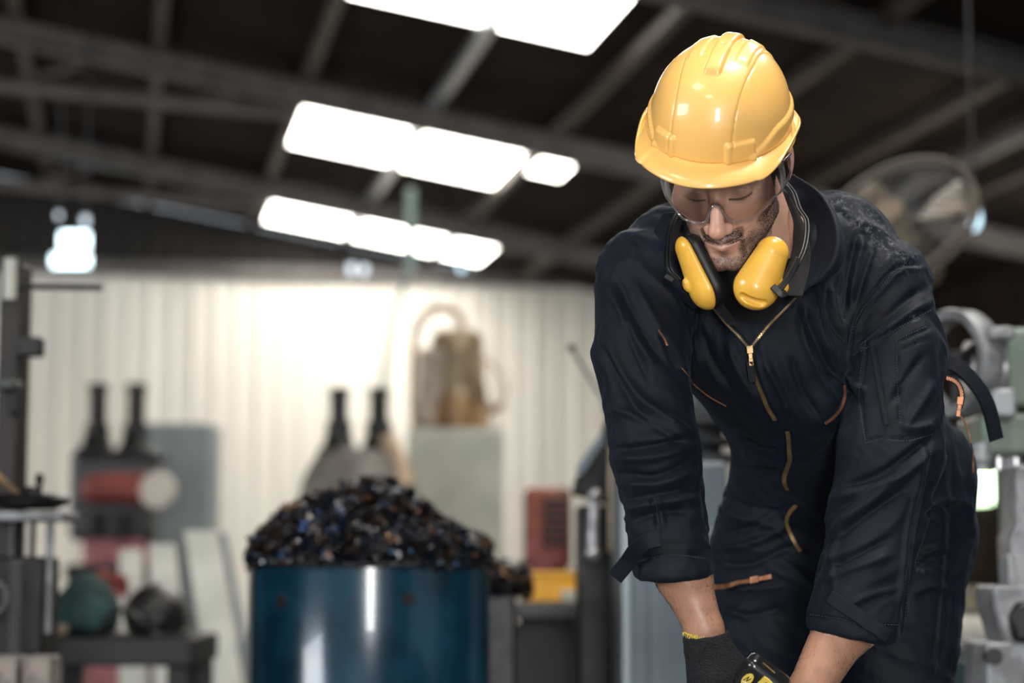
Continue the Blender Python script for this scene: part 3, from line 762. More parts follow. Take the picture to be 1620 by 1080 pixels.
# --- pieces sewn on the coverall
def on_cloth(pts, off, step=4, bvh=None):
    pl = catmull(pts, step); o = []
    for q in pl:
        c, n = proj(bvh or CB, q[0], q[1], off); o.append((c, n))
    # iron out jumps in depth
    C = np.array([a for a, _ in o]); N_ = np.array([b for _, b in o])
    for _ in range(3): C[1:-1] = (C[:-2]+C[2:]+C[1:-1]*2)/4; N_[1:-1] = (N_[:-2]+N_[2:]+N_[1:-1]*2)/4
    return C, N_/np.linalg.norm(N_, axis=1)[:, None]
def strip(C, N_, wd, th, taper=False):
    V = []; F = []; m = len(C)
    for i in range(m):
        t = C[min(i+1, m-1)]-C[max(i-1, 0)]; t /= np.linalg.norm(t)+1e-9; s = np.cross(t, N_[i]); s /= np.linalg.norm(s)+1e-9
        w_ = wd*(1 if not taper else min(1, .3+4*min(i, m-1-i)/m))
        V += [C[i]-s*w_, C[i]-s*w_*.9+N_[i]*th, C[i]+s*w_*.9+N_[i]*th, C[i]+s*w_]
    for i in range(m-1):
        a = 4*i; F += [(a, a+1, a+5, a+4), (a+1, a+2, a+6, a+5), (a+2, a+3, a+7, a+6), (a+3, a, a+4, a+7)]
    F += [(0, 3, 2, 1), (4*m-4, 4*m-3, 4*m-2, 4*m-1)]
    return V, F
M['brass'] = mat('brass_teeth', (.50, .33, .16), .33, .85, var=.2, scale=60)
M['copper'] = mat('copper_teeth', (.42, .185, .10), .4, .7, var=.25, scale=60)
M['blacktape'] = mat('black_tape', (.006, .007, .010), .8)
def zipper(pts, m, wd=.0015, tape=.0045, off=.0022, pitch=.0018, bvh=None):
    C, N_ = on_cloth(pts, off, 4, bvh)
    V, F = strip(C, N_, tape, .0008); mb = MB().add(V, F); mb.build('zipper_tape', M['navy2'], coverall, world=True, smooth=False)
    # teeth: small blocks laid across the tape
    seg = np.linalg.norm(np.diff(C, axis=0), axis=1); s = np.concatenate([[0], np.cumsum(seg)]); tb = MB(); u = 0; i = 0
    while u < s[-1]:
        j = min(np.searchsorted(s, u, side='right')-1, len(C)-2); f = (u-s[j])/(seg[j]+1e-9); c = C[j]*(1-f)+C[j+1]*f; n = N_[j]; t = C[j+1]-C[j]; t /= np.linalg.norm(t)+1e-9
        sd = np.cross(t, n); sd /= np.linalg.norm(sd)+1e-9
        a = wd; b = pitch*.36; h = .0016; sh = sd*(.0004 if i % 2 else -.0004)
        vs = [c+sh+sd*x*a+t*y*b+n*z for z in (.0006, .0006+h) for y in (-1, 1) for x in (-1, 1)]
        tb.add(vs, [(0, 2, 3, 1), (4, 5, 7, 6), (0, 1, 5, 4), (2, 6, 7, 3), (0, 4, 6, 2), (1, 3, 7, 5)]); u += pitch; i += 1
    o = tb.build('zipper_teeth', m, coverall, world=True, smooth=False); o['kind'] = 'stuff'; return C, N_
def pull(px, py, ln, ang, m, sc=1.0, bvh=None):
    c, n = proj(bvh or CB, px, py, .004); d = RT*math.cos(ang)-UP*math.sin(ang); d = d-n*(d@n); d /= np.linalg.norm(d); s = np.cross(d, n)
    mb = MB(); B_ = lambda o, l, w_, h: mb.add([c+d*(o+x*l)+s*y*w_+n*(z*h) for z in (0, 1) for y in (-1, 1) for x in (-1, 1)], [(0, 2, 3, 1), (4, 5, 7, 6), (0, 1, 5, 4), (2, 6, 7, 3), (0, 4, 6, 2), (1, 3, 7, 5)])
    B_(0, .006*sc, .0048*sc, .004); B_(.009*sc, .005*sc, .0030*sc, .003)
    B_(.0185*sc, .0055*sc, .0034*sc, .0026)
    return mb.build('zipper_pull', m, coverall, world=True, bevel=.0008)
zipper([(1126, 486), (1150, 512), (1172, 534), (1186, 550)], M['brass'])
zipper([(1257, 473), (1236, 496), (1212, 520), (1198, 538), (1187, 552)], M['brass'])
zipper([(1187, 554), (1192, 580), (1203, 612), (1214, 640), (1227, 662)], M['brass'], .0030)
zipper([(1246, 680), (1248, 704), (1249, 726), (1243, 744), (1241, 760), (1246, 772)], M['brass'], .0028)
zipper([(1260, 797), (1248, 812), (1246, 832), (1254, 852), (1266, 870)], M['brass'], .0028)
pull(1187, 553, .012, math.radians(85), M['brass'], 1.0)
c0, n0 = proj(CB, 1191, 582, .006)
C, N_ = on_cloth([(1189, 570), (1190, 585), (1192, 601)], .006); V, F = strip(C, N_, .0052, .003); MB().add(V, F).build('zipper_pull_cord', M['blacktape'], coverall, world=True)
zipper([(1333, 610), (1335, 628), (1328, 646), (1316, 660), (1304, 668)], M['copper'], .0021)
zipper([(1042, 522), (1048, 534), (1055, 545)], M['copper'], .0012)
zipper([(1498, 598), (1510, 601), (1519, 612), (1522, 628), (1518, 646)], M['copper'], .0024)
zipper([(1127, 929), (1150, 926), (1175, 922), (1192, 920)], M['copper'], .0034, .0065)
pull(1196, 919, .012, math.radians(2), M['copper'], 1.25)
pull(1519, 634, .012, math.radians(98), M['copper'], 1.0)
zipper([(1379, 545), (1386, 575), (1392, 612), (1398, 645), (1403, 672)], M['blacktape'], .0010, .0040)
def piping(name, pts, m, r=.0012, off=.002, flat=None):
    C, N_ = on_cloth(pts, off, 3); return MB().tube(list(C), r, 6, flat=flat).build(name, m, coverall, world=True)
piping('hem_piping', [(1078, 582), (1092, 600), (1120, 624), (1150, 641)], M['copper'], .0010)
piping('hip_piping', [(1516, 652), (1530, 676), (1537, 706), (1538, 748)], M['copper'], .0011)
# seams: raised double rows of stitching
def stitches(pts, off=.0012, gap=.0032):
    C, N_ = on_cloth(pts, off, 2.2); mb = MB(); i = 0
    while i < len(C)-2:
        t = C[i+1]-C[i]; t /= np.linalg.norm(t)+1e-9
        mb.tube([C[i], C[i+1]], .00055, 4); i += 2
    o = mb.build('stitching', M['seam'], coverall, world=True, smooth=False); o['kind'] = 'stuff'
M['seam'] = mat('navy_thread', (.030, .038, .055), .7)
for s_ in ([(1456, 424), (1420, 428), (1388, 464), (1358, 502), (1346, 552)], [(1350, 562), (1400, 534), (1440, 509), (1474, 490)], [(1370, 540), (1361, 600), (1361, 650), (1370, 700)], [(1370, 701), (1400, 694)],
           [(1418, 538), (1418, 600), (1423, 672)], [(1420, 537), (1445, 525), (1468, 516)], [(1405, 696), (1440, 697), (1476, 686)], [(1475, 700), (1462, 770), (1445, 858), (1428, 1000)],
           [(1010, 888), (1060, 878), (1116, 884)], [(1282, 972), (1326, 977), (1356, 985), (1422, 988)], [(1499, 690), (1504, 760), (1498, 860), (1488, 960), (1480, 1070)], [(1446, 889), (1476, 890), (1492, 897)], [(1036, 784), (1040, 806), (1045, 836)]):
    stitches(s_)
# cuff tabs
def tab(name, pts, wd, off0, off1, th=.0035, free=None):
    C, N_ = on_cloth(pts, off0, 5); m = len(C)
    V, F = strip(C, N_, wd, th); o = MB().add(V, F).build(name, M['navy2'], coverall, world=True, bevel=.0008); return o
tab('cuff_tab', [(1316, 945), (1345, 965), (1375, 987), (1402, 1006)], .0105, .003, .003)
# loose tab of the right cuff: leaves the sleeve and hangs in the air
def ribbon(name, pts3, nrm, wd, th, m, parent):
    C = np.array(catmull(pts3, .006)); N_ = np.repeat(np.array(nrm)[None], len(C), 0); V, F = strip(C, N_, wd, th)
    return MB().add(V, F).build(name, m, parent, world=True, bevel=.0006)
rb_ = lambda pts: [P(*q) for q in pts]
ribbon('cuff_tab', rb_([(1044, 852, 2.762), (1024, 856, 2.762), (1006, 870, 2.775), (992, 890, 2.79), (972, 914, 2.80)]), -FW+RT*.1+UP*.2, .0120, .0035, M['navy2'], coverall)
ribbon('waist_tab', rb_([(1490, 572, 3.20), (1512, 578, 3.19), (1540, 604, 3.185), (1562, 640, 3.185), (1576, 696, 3.19)]), -FW+RT*.3+UP*.2, .0135, .004, M['navy2'], coverall)
# --- collar: a lofted cloth that rises from the neck and folds over
def loft(name, curves, m, parent, th=.0030, step=14, wr=0.0):
    G = []
    for c in curves:
        q = np.array(catmull([P(*k) for k in c], .004)); s = np.concatenate([[0], np.cumsum(np.linalg.norm(np.diff(q, axis=0), axis=1))]); u = np.linspace(0, s[-1], 48)
        G.append(np.stack([np.interp(u, s, q[:, k]) for k in range(3)], 1))
    G = np.array(G); R_ = []
    for j in range(48):
        q = catmull(list(G[:, j]), .004); q = np.array(q); s = np.concatenate([[0], np.cumsum(np.linalg.norm(np.diff(q, axis=0), axis=1))]); u = np.linspace(0, s[-1], 30)
        R_.append(np.stack([np.interp(u, s, q[:, k]) for k in range(3)], 1))
    R_ = np.array(R_)
    V = R_.reshape(-1, 3)
    if wr: V = V+(-FW)*(ridged(V, UP*.5+RT*.2, .1, .02, 3)*wr)[:, None]
    ii = np.arange(48*30).reshape(48, 30); F = np.stack([ii[:-1, :-1], ii[1:, :-1], ii[1:, 1:], ii[:-1, 1:]], -1).reshape(-1, 4)
    o = link(name, mesh_np(name, V, F, m), parent); sd = o.modifiers.new('thickness', 'SOLIDIFY'); sd.thickness = th; sd.offset = 0
    sb = o.modifiers.new('smooth', 'SUBSURF'); sb.levels = 1; sb.render_levels = 1
    return o
loft('collar', [
 [(1236, 292, 3.04), (1262, 330, 3.02), (1282, 372, 2.985), (1282, 412, 2.955), (1268, 462, 2.925)],
 [(1246, 282, 3.04), (1284, 316, 3.005), (1306, 360, 2.955), (1300, 410, 2.925), (1274, 464, 2.905)],
 [(1252, 275, 3.03), (1296, 306, 2.985), (1322, 356, 2.93), (1318, 410, 2.900), (1280, 452, 2.895)],
 [(1254, 276, 3.03), (1304, 312, 2.985), (1334, 372, 2.935), (1328, 426, 2.905), (1278, 456, 2.895)]], M['navy2'], coverall, wr=.0006)
loft('collar', [
 [(1082, 340, 2.96), (1074, 380, 2.93), (1086, 430, 2.90), (1124, 484, 2.885)],
 [(1066, 336, 2.96), (1052, 380, 2.915), (1066, 436, 2.89), (1110, 486, 2.885)],
 [(1050, 336, 2.97), (1030, 384, 2.925), (1046, 444, 2.90), (1098, 490, 2.892)]], M['navy2'], coverall, wr=.0006)
# --- dark jersey under the coverall, with its own collar
def f_polo(p):
    d = torso(p, -.015)
    d = smin(d, rcone(p, P(1186, 465, 2.965), P(1200, 520, 3.0), .058, .058), .02)
    d = smin(d, neck_sdf(p)-.004, .012)
    d = smax(d, (p-P(1200, 425, 2.9))@(UP*.95-FW*.30), .004)
    return smax(d, (P(1200, 700, 3)-p)@UP, .01)
VP_, FP_ = surf_nets(f_polo, P(1020, 760, 3.0)-[0, .3, 0], P(1400, 330, 3.0)+[0, .2, .04], .0055)
polo = link('jersey', mesh_np('jersey', VP_, FP_, M['polo']), person)
loft('jersey_collar', [
 [(1238, 300, 2.99), (1252, 350, 2.965), (1254, 400, 2.935), (1228, 456, 2.885)],
 [(1246, 306, 2.985), (1264, 350, 2.96), (1264, 404, 2.925), (1232, 466, 2.870)],
 [(1252, 318, 2.98), (1276, 364, 2.95), (1282, 414, 2.905), (1270, 469, 2.865)]], M['polo'], polo, .002)
loft('jersey_collar', [
 [(1100, 360, 2.93), (1104, 410, 2.915), (1130, 460, 2.89), (1172, 520, 2.872)],
 [(1092, 366, 2.93), (1092, 420, 2.905), (1114, 466, 2.88), (1150, 512, 2.868)]], M['polo'], polo, .002)
# --- glove on his right hand, cut to the shape of the hand
def f_glove(p):
    d = segs_sdf(p, HR, .0022, .007)
    d = smin(d, rcone(p, P(1114, 1004, 2.80), wr_r, .0275, .0300), .014)
    d = smin(d, rcone(p, wr_r, P(1128, 1070, 2.79), .0300, .0340), .014)
    ax_ = (P(1118, 1030, 2.8)-P(1112, 985, 2.8)); ax_ /= np.linalg.norm(ax_)
    d = smax(d, -((p-P(1114, 1003, 2.80))@ax_), .002)
    return smax(d, -rcone(p, P(1112, 985, 2.80), P(1117, 1012, 2.80), .0268, .0268), .001)
M['glove'] = cloth_mat('charcoal_knit', (.016, .016, .017), False, .95)
nt = M['glove'].node_tree; wv = nt.nodes.new('ShaderNodeTexWave'); wv.inputs['Scale'].default_value = 130; wv.inputs['Distortion'].default_value = 14; wv.inputs['Detail'].default_value = 2
wv.bands_direction = 'DIAGONAL'; tcn = [n for n in nt.nodes if n.bl_idname == 'ShaderNodeTexCoord'][0]; nt.links.new(tcn.outputs['Object'], wv.inputs['Vector'])
bpn = [n for n in nt.nodes if n.bl_idname == 'ShaderNodeBump'][0]; bpn.inputs['Strength'].default_value = 1; bpn.inputs['Distance'].default_value = .002; nt.links.new(wv.outputs[0], bpn.inputs['Height'])
VG, FG = surf_nets(f_glove, P(1095, 1220, 2.80)-[.11, .14, .02], P(1110, 985, 2.80)+[.14, .12, .03], .0026)
VG = VG+vnormals(VG, FG)*(.0006*noise3(VG*330))[:, None]
glove = link('glove', mesh_np('glove', VG, FG, M['glove']), person); tag(glove, 'charcoal knit work glove with frayed yellow edge')
def f_glove2(p):
    d = segs_sdf(p, HL, .0022, .007); d = smin(d, rcone(p, P(1273, 1104, 2.80), wr_l+(wr_l-P(1276, 1098, 2.8))*.6, .031, .031), .012)
    return d
VG2, FG2 = surf_nets(f_glove2, P(1200, 1270, 2.80)-[.12, .14, .02], P(1290, 1085, 2.80)+[.12, .12, .02], .0035)
tag(link('glove', mesh_np('glove', VG2, FG2, M['glove']), person), 'second charcoal knit glove, below the frame edge')
M['ythread'] = mat('yellow_thread', (.62, .50, .06), .7)
GB = bvh_of(VG, FG); fb = MB(); c0 = P(1114, 1004, 2.80); a1 = RT; a2 = FW; pr = None
for i in range(60):
    t = 2*math.pi*i/60; R_ = .0285+.0006*math.sin(i*2.4)
    a = c0+RT*R_*math.cos(t)-FW*R_*math.sin(t)+UP*(.0010*math.sin(i*1.7)-.004*math.cos(t)); b = a-UP*.004+RT*.0016*math.sin(i)
    fb.tube([a+UP*.001, b], .0007, 5)
for pts in ([(1096, 1005), (1088, 1003), (1083, 1000), (1080, 1003)], [(1098, 1004), (1102, 1012), (1101, 1020)], [(1090, 1010), (1092, 1006), (1098, 1008), (1104, 1002), (1112, 1001)]):
    fb.tube(catmull([P(a, b, 2.775) for a, b in pts], .002), .0007, 5)
fb.build('frayed_edge', M['ythread'], glove, world=True)
# boots
for (a, b) in ((1205, 3.36), (1400, 3.44)):
    g = P(a, 1640, b); mb = MB(); dirb = -np.array([FW[0], FW[1], 0]); dirb /= np.linalg.norm(dirb)
    def f_boot(p, g=g):
        d = rcone(p, np.array((g[0], g[1], .20)), np.array((g[0], g[1], .06)), .05, .05); t = np.array((g[0], g[1], .045))+dirb*.16
        d = smin(d, rcone(p, np.array((g[0], g[1], .05)), t, .046, .044), .03); return smax(d, -p[:, 2]+.004, .004)
    Vb, Fb = surf_nets(f_boot, np.array((g[0]-.13, g[1]-.28, -.01)), np.array((g[0]+.12, g[1]+.12, .28)), .007)
    bo = link('boot', mesh_np('boot', Vb, Fb, M['black']), person)
# ------------------------------------------------------------------ hard hat
HHC = P(1139, 195, 2.84)
he, hf, hu = ortho((.945, -.16, .28), (.01, .835, .55))
HHM = frame(he, hf, hu)
def hhw(v): return HHC+np.asarray(v, float)@HHM.T
HA, HCz, HHt = .0965, .1230, .1140
M['hat'] = mat('yellow_hat_shell', (.92, .53, .15), .38, 0, coat=.55)
nth, ns = 288, 120
TH = np.linspace(0, 2*math.pi, nth, endpoint=False)   # 0 = his left, pi/2 = front
def sstep(a, b, v): t = np.clip((v-a)/(b-a), 0, 1); return t*t*(3-2*t)
def hat_pt(th, s):
    c, sn = np.cos(th), np.sin(th)
    # dome s 0..1, then gutter and peak 1..1.6
    ph = np.minimum(s, 1)*math.pi/2
    rr = np.sin(ph)**.90; yy = np.cos(ph)**.86
    x = HA*rr*c; z = HCz*rr*sn*(1.0); y = HHt*yy
    n = np.stack([x/HA**2, y/HHt**2, z/HCz**2], -1); n /= np.linalg.norm(n, axis=-1)[..., None]+1e-9
    h = np.zeros_like(x)
    cen = sstep(.0112, .0072, np.abs(x))*sstep(.065, .055, z)*(y > 0)            # centre rib
    h += .0058*cen
    mid = (s <= 1.0)*sstep(.0475, .0455, np.abs(x)-.010*sstep(.0, .11, -z)+.006*sstep(.0, .1, z)); h += .0020*mid
    h += -.0012*np.exp(-((np.abs(x)-(.0475-.006*sstep(.0, .1, z)))/.0012)**2)*(s < .97)
    rib2 = sstep(.030, .028, np.abs(np.abs(x)-.032)+.021)*sstep(.035, .02, z)*(y > .05); h += .0022*rib2
    # pads either side of the front, at the foot of the dome
    ang = np.abs(th-math.pi/2); an = np.abs(((th-math.pi/2+math.pi) % (2*math.pi))-math.pi)
    pad = sstep(.36, .38, an)*sstep(.78, .76, an)*sstep(.875, .886, s); h += .0050*pad*(s <= 1.0001)
    low = sstep(.70, 1.25, an); edge0 = .985-.11*low
    band = sstep(edge0-.012, edge0, s); h += .0042*band*sstep(.66, .74, an)*(1-sstep(2.55, 2.75, an))
    x = x+n[..., 0]*h; y = y+n[..., 1]*h; z = z+n[..., 2]*h
    # peak and gutter
    k = np.clip((s-1)/.6, 0, 1); fr = np.clip(sn, 0, 1)
    ext = .0095+.029*fr**2.2+.005*np.exp(-((np.abs(c)-.66)/.18)**2)*(sn > 0)+.004*np.clip(-sn, 0, 1)
    drop = .014+.006*fr+.006*np.abs(c)**4
    side = np.exp(-((np.abs(c)-.93)/.10)**2)*0+np.abs(c)**6
    flare = ext*np.sin(k*math.pi/2)*(1)
    x = x+flare*c*1.0; z = z+flare*sn
    y = y-drop*k**1.1+side*.010*k
    y = y+side*.006*np.sin(k*math.pi)*0
    lip = np.exp(-((k-1)/.10)**2)*(s > 1); y = y+.0020*lip*(1-.5*fr)
    # rain gutter curls up at the sides
    gut = side*sstep(.55, 1, k)*.010; y = y+gut
    return np.stack([x, y, z], -1)
SS = np.concatenate([np.linspace(.0, 1, ns-36) if False else np.linspace(.012, 1, ns-36), np.linspace(1.015, 1.6, 36)])
TT, SG = np.meshgrid(TH, SS, indexing='ij')
G = hat_pt(TT, SG)
top = np.array([[0, HHt+.0058, 0]]); V = np.concatenate([G.reshape(-1, 3), top])
F = []
ii = np.arange(nth*ns).reshape(nth, ns); jj = np.roll(ii, -1, 0)
Fq = np.stack([ii[:, :-1], ii[:, 1:], jj[:, 1:], jj[:, :-1]], -1).reshape(-1, 4)
F = [tuple(a) for a in Fq.tolist()]+[(int(ii[k, 0]), int(jj[k, 0]), nth*ns) for k in range(nth)]
hat_root = empty('hard_hat', tuple(HHC), 0, "glossy yellow hard hat with raised centre rib on the man's head", 'hard hat')
me = mesh_np('shell', hhw(V), F, M['hat']); o = link('shell', me, hat_root, True)
sd = o.modifiers.new('thickness', 'SOLIDIFY'); sd.thickness = .0025; sd.offset = -1
# headband inside
hb = MB(); hb.tube([hhw((.088*math.cos(t), -.004, .108*math.sin(t)-.004)) for t in np.linspace(0, 2*math.pi, 48, endpoint=False)], .0035, 8, closed=True)
hb.build('headband', M['black'], hat_root, world=True)
# accessory slots at the sides: small upright wing where the gutter ends
for sg in (1, -1):
    wgm = MB(); pts = [hhw((sg*(HA+.002), .016, -.012)), hhw((sg*(HA+.008), .010, -.004)), hhw((sg*(HA+.0125), -.002, .012)), hhw((sg*(HA+.010), -.010, .035))]
    wgm.tube(catmull(pts, .004), .0035, 8, flat=.8).build('gutter_wing', M['hat'], hat_root, world=True)
# ------------------------------------------------------------------ safety glasses
gl = empty('safety_glasses', tuple(hw((0, 0, .09))), 0, "clear wraparound safety glasses over the man's eyes", 'safety glasses')
M['clear'] = clear('clear_lens', (.93, .935, .94), 1.50); M['crim'] = clear('clear_rim', (.93, .94, .95), 1.65, 1)
nt = M['crim'].node_tree; df = nt.nodes.new('ShaderNodeBsdfTranslucent'); df.inputs[0].default_value = (.85, .88, .9, 1); mx_ = nt.nodes.new('ShaderNodeMixShader'); mx_.inputs[0].default_value = .22
nt.links.new(nt.nodes['Material Output'].inputs[0].links[0].from_socket, mx_.inputs[1]); nt.links.new(df.outputs[0], mx_.inputs[2]); nt.links.new(mx_.outputs[0], nt.nodes['Material Output'].inputs[0])
def lz(x): return .1055-6.6*x*x-14*np.maximum(0, np.abs(x)-.05)**2
def lbot(x):
    a = np.abs(x); b = -.0375+.0*a; b = b+.016*sstep(.045, .078, a); n = np.exp(-(a/.0125)**2.6); return b+n*.0275
def ltop(x): return .030-.004*sstep(.05, .078, np.abs(x))
nx, ny = 96, 24
xs = np.linspace(-.083, .083, nx); V = []
for a in xs:
    for t in np.linspace(0, 1, ny):
        yv = lbot(a)*(1-t)+ltop(a)*t; V.append(hw((a, yv, lz(a)+.002*math.sin(t*math.pi))))
ii = np.arange(nx*ny).reshape(nx, ny); F = np.stack([ii[:-1, :-1], ii[1:, :-1], ii[1:, 1:], ii[:-1, 1:]], -1).reshape(-1, 4)
link('lens', mesh_np('lens', np.array(V), F, M['clear']), gl, True)
rim = MB(); rim.tube([hw((a, lbot(a), lz(a)+.0005)) for a in xs], [.0013+.0008*math.exp(-(a/.02)**2) for a in xs], 8)
rim.tube([hw((a, ltop(a), lz(a))) for a in xs], .0010, 6); rim.build('rim', M['crim'], gl, world=True)
nb = MB(); nb.tube([hw((a, lbot(a)+.0012, lz(a)-.0035)) for a in np.linspace(-.021, .021, 24)], .0019, 8); nb.build('nose_bridge', M['crim'], gl, world=True)
for sg in (1, -1):
    # side shield: from the lens edge back towards the temple
    V = []; n1, n2 = 16, 10
    for i in range(n1):
        u = i/(n1-1); X = .083+.008*math.sin(u*1.5); Z = float(lz(.083))-.050*u
        b = -.0215+.010*u; t_ = .026-.010*u
        for j in range(n2):
            v = j/(n2-1); V.append(hw((sg*(X+.003*math.sin(v*math.pi)), b*(1-v)+t_*v, Z)))
    ii = np.arange(n1*n2).reshape(n1, n2); F = np.stack([ii[:-1, :-1], ii[1:, :-1], ii[1:, 1:], ii[:-1, 1:]], -1).reshape(-1, 4)
    link('side_shield', mesh_np('side_shield', np.array(V), F, M['clear']), gl, True)
    sh = MB()
    def sp(u, v): return hw((sg*(.083+.008*math.sin(u*1.5)+.003*math.sin(v*math.pi)), (-.0215+.010*u)*(1-v)+(.026-.010*u)*v, float(lz(.083))-.050*u))
    sh.tube([sp(0.02, v) for v in np.linspace(0, 1, 10)], .0019, 8); sh.tube([sp(1, v) for v in np.linspace(0, 1, 10)], .0013, 6)
    sh.tube([sp(u, 0) for u in np.linspace(0, 1, 8)], .0015, 6); sh.tube([sp(.22, v) for v in np.linspace(.1, .9, 8)], .0016, 6)
    sh.build('side_frame', M['crim'], gl, world=True)
    am = MB(); am.tube(catmull([sp(.0, .88), sp(.5, .9), sp(1, .88), hw((sg*.089, .012, -.012)), hw((sg*.087, -.004, -.036))], .004), .0030, 8, flat=.5)
    am.build('temple_arm', M['crim'], gl, world=True)
    hg = MB(); c_ = sp(.06, .84); hg.ball(c_, .0042, 14); hg.build('hinge', M['crim'], gl, world=True)
# strap of the hat harness in front of the ear
# ------------------------------------------------------------------ ear defenders round the neck
M['muff'] = mat('yellow_muff', (.90, .50, .07), .30, 0, coat=.3, col2=(.84, .45, .055), scale=26)
M['foam'] = mat('black_foam', (.005, .005, .006), .5)
ed = empty('ear_defenders', tuple(P(1180, 440, 2.9)), 0, "yellow cup ear defenders with black wire band hanging round the man's neck", 'ear defenders')
def cup(c, A, Nn, sz, flip, nick=True):
    A = A/np.linalg.norm(A); Nn = Nn-A*(Nn@A); Nn /= np.linalg.norm(Nn); B_ = np.cross(Nn, A)
    R_ = np.stack([A, B_, Nn], 1); la, lb, ln = sz
    sgn = 1.0 if B_@RT > 0 else -1.0; r1, r2, kn = sz; L_ = .029 if nick else .034
    def f(p):
        q = (p-c)@R_; q = q.copy(); q[:, 1] = (q[:, 1]*sgn)-flip*5.0*q[:, 0]**2
        m = q.copy(); m[:, 2] *= r2/kn
        d = rcone(m, (-L_, 0, 0), (L_*.8, 0, 0), r1, r2)*kn/r2
        d = smax(d, -(q[:, 2]+.003), .006)
        if nick:
            d = smax(d, -rcone(q, (.0455, -.016, .018), (.043, .014, .021), .0055, .0070), .002)
            d = smin(d, ell(q, (.0085, .0335, .010), (.009, .0085, .008)), .006)
        else: d = smin(d, ell(q, (.012, -.004, kn), (.010, .008, .005)), .005)
        return d
    def g(p):
        q = (p-c)@R_; q = q.copy(); q[:, 1] = (q[:, 1]*sgn)-flip*5.0*q[:, 0]**2
        m = q.copy(); m[:, 2] = 0; e0 = rcone(m, (-L_, 0, 0), (L_*.8, 0, 0), r1, r2)+.0135
        return np.sqrt(e0**2+(q[:, 2]+.011)**2)-.0120
    e = .085
    V, F = surf_nets(f, c-e, c+e, .0016); V = smooth_v(V, F, 1, .5); link('ear_cup', mesh_np('ear_cup', V, F, M['muff']), ed, True)
    V, F = surf_nets(g, c-e, c+e, .0022); link('cushion', mesh_np('cushion', V, F, M['foam']), ed, True)
    return R_
c1 = P(1207, 430, 2.815)
R1 = cup(c1, -RT*.42-UP*.90, -FW*.95+RT*.12-UP*.05, (.0245, .0335, .030), 0)
c2 = P(1102, 430, 2.850)
R2 = cup(c2, RT*.41-UP*.93, -RT*.95-FW*.26-UP*.15, (.0220, .0310, .021), 0, False)
for dz, r in ((0, .0017), (.0045, .0017)):
    band = [(1232, 459, 2.792), (1252, 430, 2.80), (1270, 392, 2.825), (1274, 352, 2.87), (1262, 330, 2.91), (1250, 300, 2.96), (1225, 285, 3.04), (1150, 300, 3.07), (1092, 320, 3.0), (1064, 348, 2.925), (1056, 392, 2.885), (1058, 425, 2.86), (1072, 442, 2.855)]
    mb = MB().tube([q+RT*dz+(0) for q in catmull([P(*q) for q in band], .006)], r, 8); mb.build('wire_band', M['foam'], ed, world=True)
blk = MB(); V, F = strip(np.array(catmull([P(1228, 462, 2.786), P(1246, 440, 2.79), P(1262, 408, 2.806)], .005)), np.repeat([-FW+RT*.2], 200, 0), .0046, .005); blk.add(V, F)
V, F = strip(np.array(catmull([P(1222, 452, 2.788), P(1236, 466, 2.785), P(1244, 462, 2.79)], .004)), np.repeat([-FW], 200, 0), .005, .006); blk.add(V, F); blk.build('band_slider', M['foam'], ed, world=True, bevel=.001)
blk = MB(); V, F = strip(np.array([P(1053, 436, 2.845), P(1066, 444, 2.84)]), np.repeat([-FW-RT*.3], 2, 0), .004, .005); blk.add(V, F); blk.build('band_slider', M['foam'], ed, world=True, bevel=.001)
# ------------------------------------------------------------------ tape measure in the gloved hand
tc_ = P(1201, 1079, 2.770); tA = RT*.78-UP*.62; tA /= np.linalg.norm(tA); tB = RT*.50+UP*.64-FW*.58; tB -= tA*(tB@tA); tB /= np.linalg.norm(tB); tN = np.cross(tA, tB); 
if tN@FW > 0: tN = -tN
tape = empty('tape_measure', tuple(tc_), 0, 'black and yellow tape measure gripped in the gloved hand', 'tape measure')
M['tblack'] = mat('black_case', (.012, .012, .013), .25, coat=.4); M['tyel'] = mat('yellow_rubber', (.80, .58, .10), .4)
def tbox(c, sz, r, name, m):
    def f(p):
        q = np.abs((p-c)@np.stack([tA, tB, tN], 1))-(np.array(sz)/2-r); return np.sqrt((np.maximum(q, 0)**2).sum(1))+np.minimum(q.max(1), 0)-r
    V, F = surf_nets(f, c-.06, c+.06, .0015); link(name, mesh_np(name, V, F, m), tape, True)
tbox(tc_, (.070, .066, .036), .012, 'case', M['tblack'])
def tp(a, b, n=.0185): return tc_+tA*a+tB*b+tN*n
mb = MB()
def plate(mb, pts, n=.018, th=.002):
    k = len(pts); mb.add([tp(a, b, n) for a, b in pts]+[tp(a, b, n+th) for a, b in pts], [tuple(range(k))[::-1], tuple(range(k, 2*k))]+[(i, (i+1) % k, k+(i+1) % k, k+i) for i in range(k)])
plate(mb, [(-.006, -.026), (.001, -.026), (.001, .024), (-.006, .029)]); plate(mb, [(-.006, .029), (.001, .024), (.026, .024), (.028, .0262), (.0, .0300)])
mb.build('yellow_grip', M['tyel'], tape, world=True)
mb = MB(); ov = [(-.019+.0065*math.cos(t), .006+.0125*math.sin(t)) for t in np.linspace(0, 2*math.pi, 24, endpoint=False)]; plate(mb, ov, .018, .0012); mb.build('oval_badge', M['tyel'], tape, world=True)
mb = MB()
for a, b in (((-.0225, .001), (-.0205, .012)), ((-.0205, .012), (-.0185, .003)), ((-.0185, .003), (-.0165, .012)), ((-.0225, -.001), (-.0155, .0005))):
    mb.tube([tp(a[0], a[1], .0193), tp(b[0], b[1], .0193)], .0006, 5)
mb.build('badge_lettering', M['tblack'], tape, world=True)
mb = MB(); mb.tube([tp(-.018, .0345, .004), tp(.004, .0350, .006)], .0012, 6); mb.build('belt_clip', M['brass'], tape, world=True)
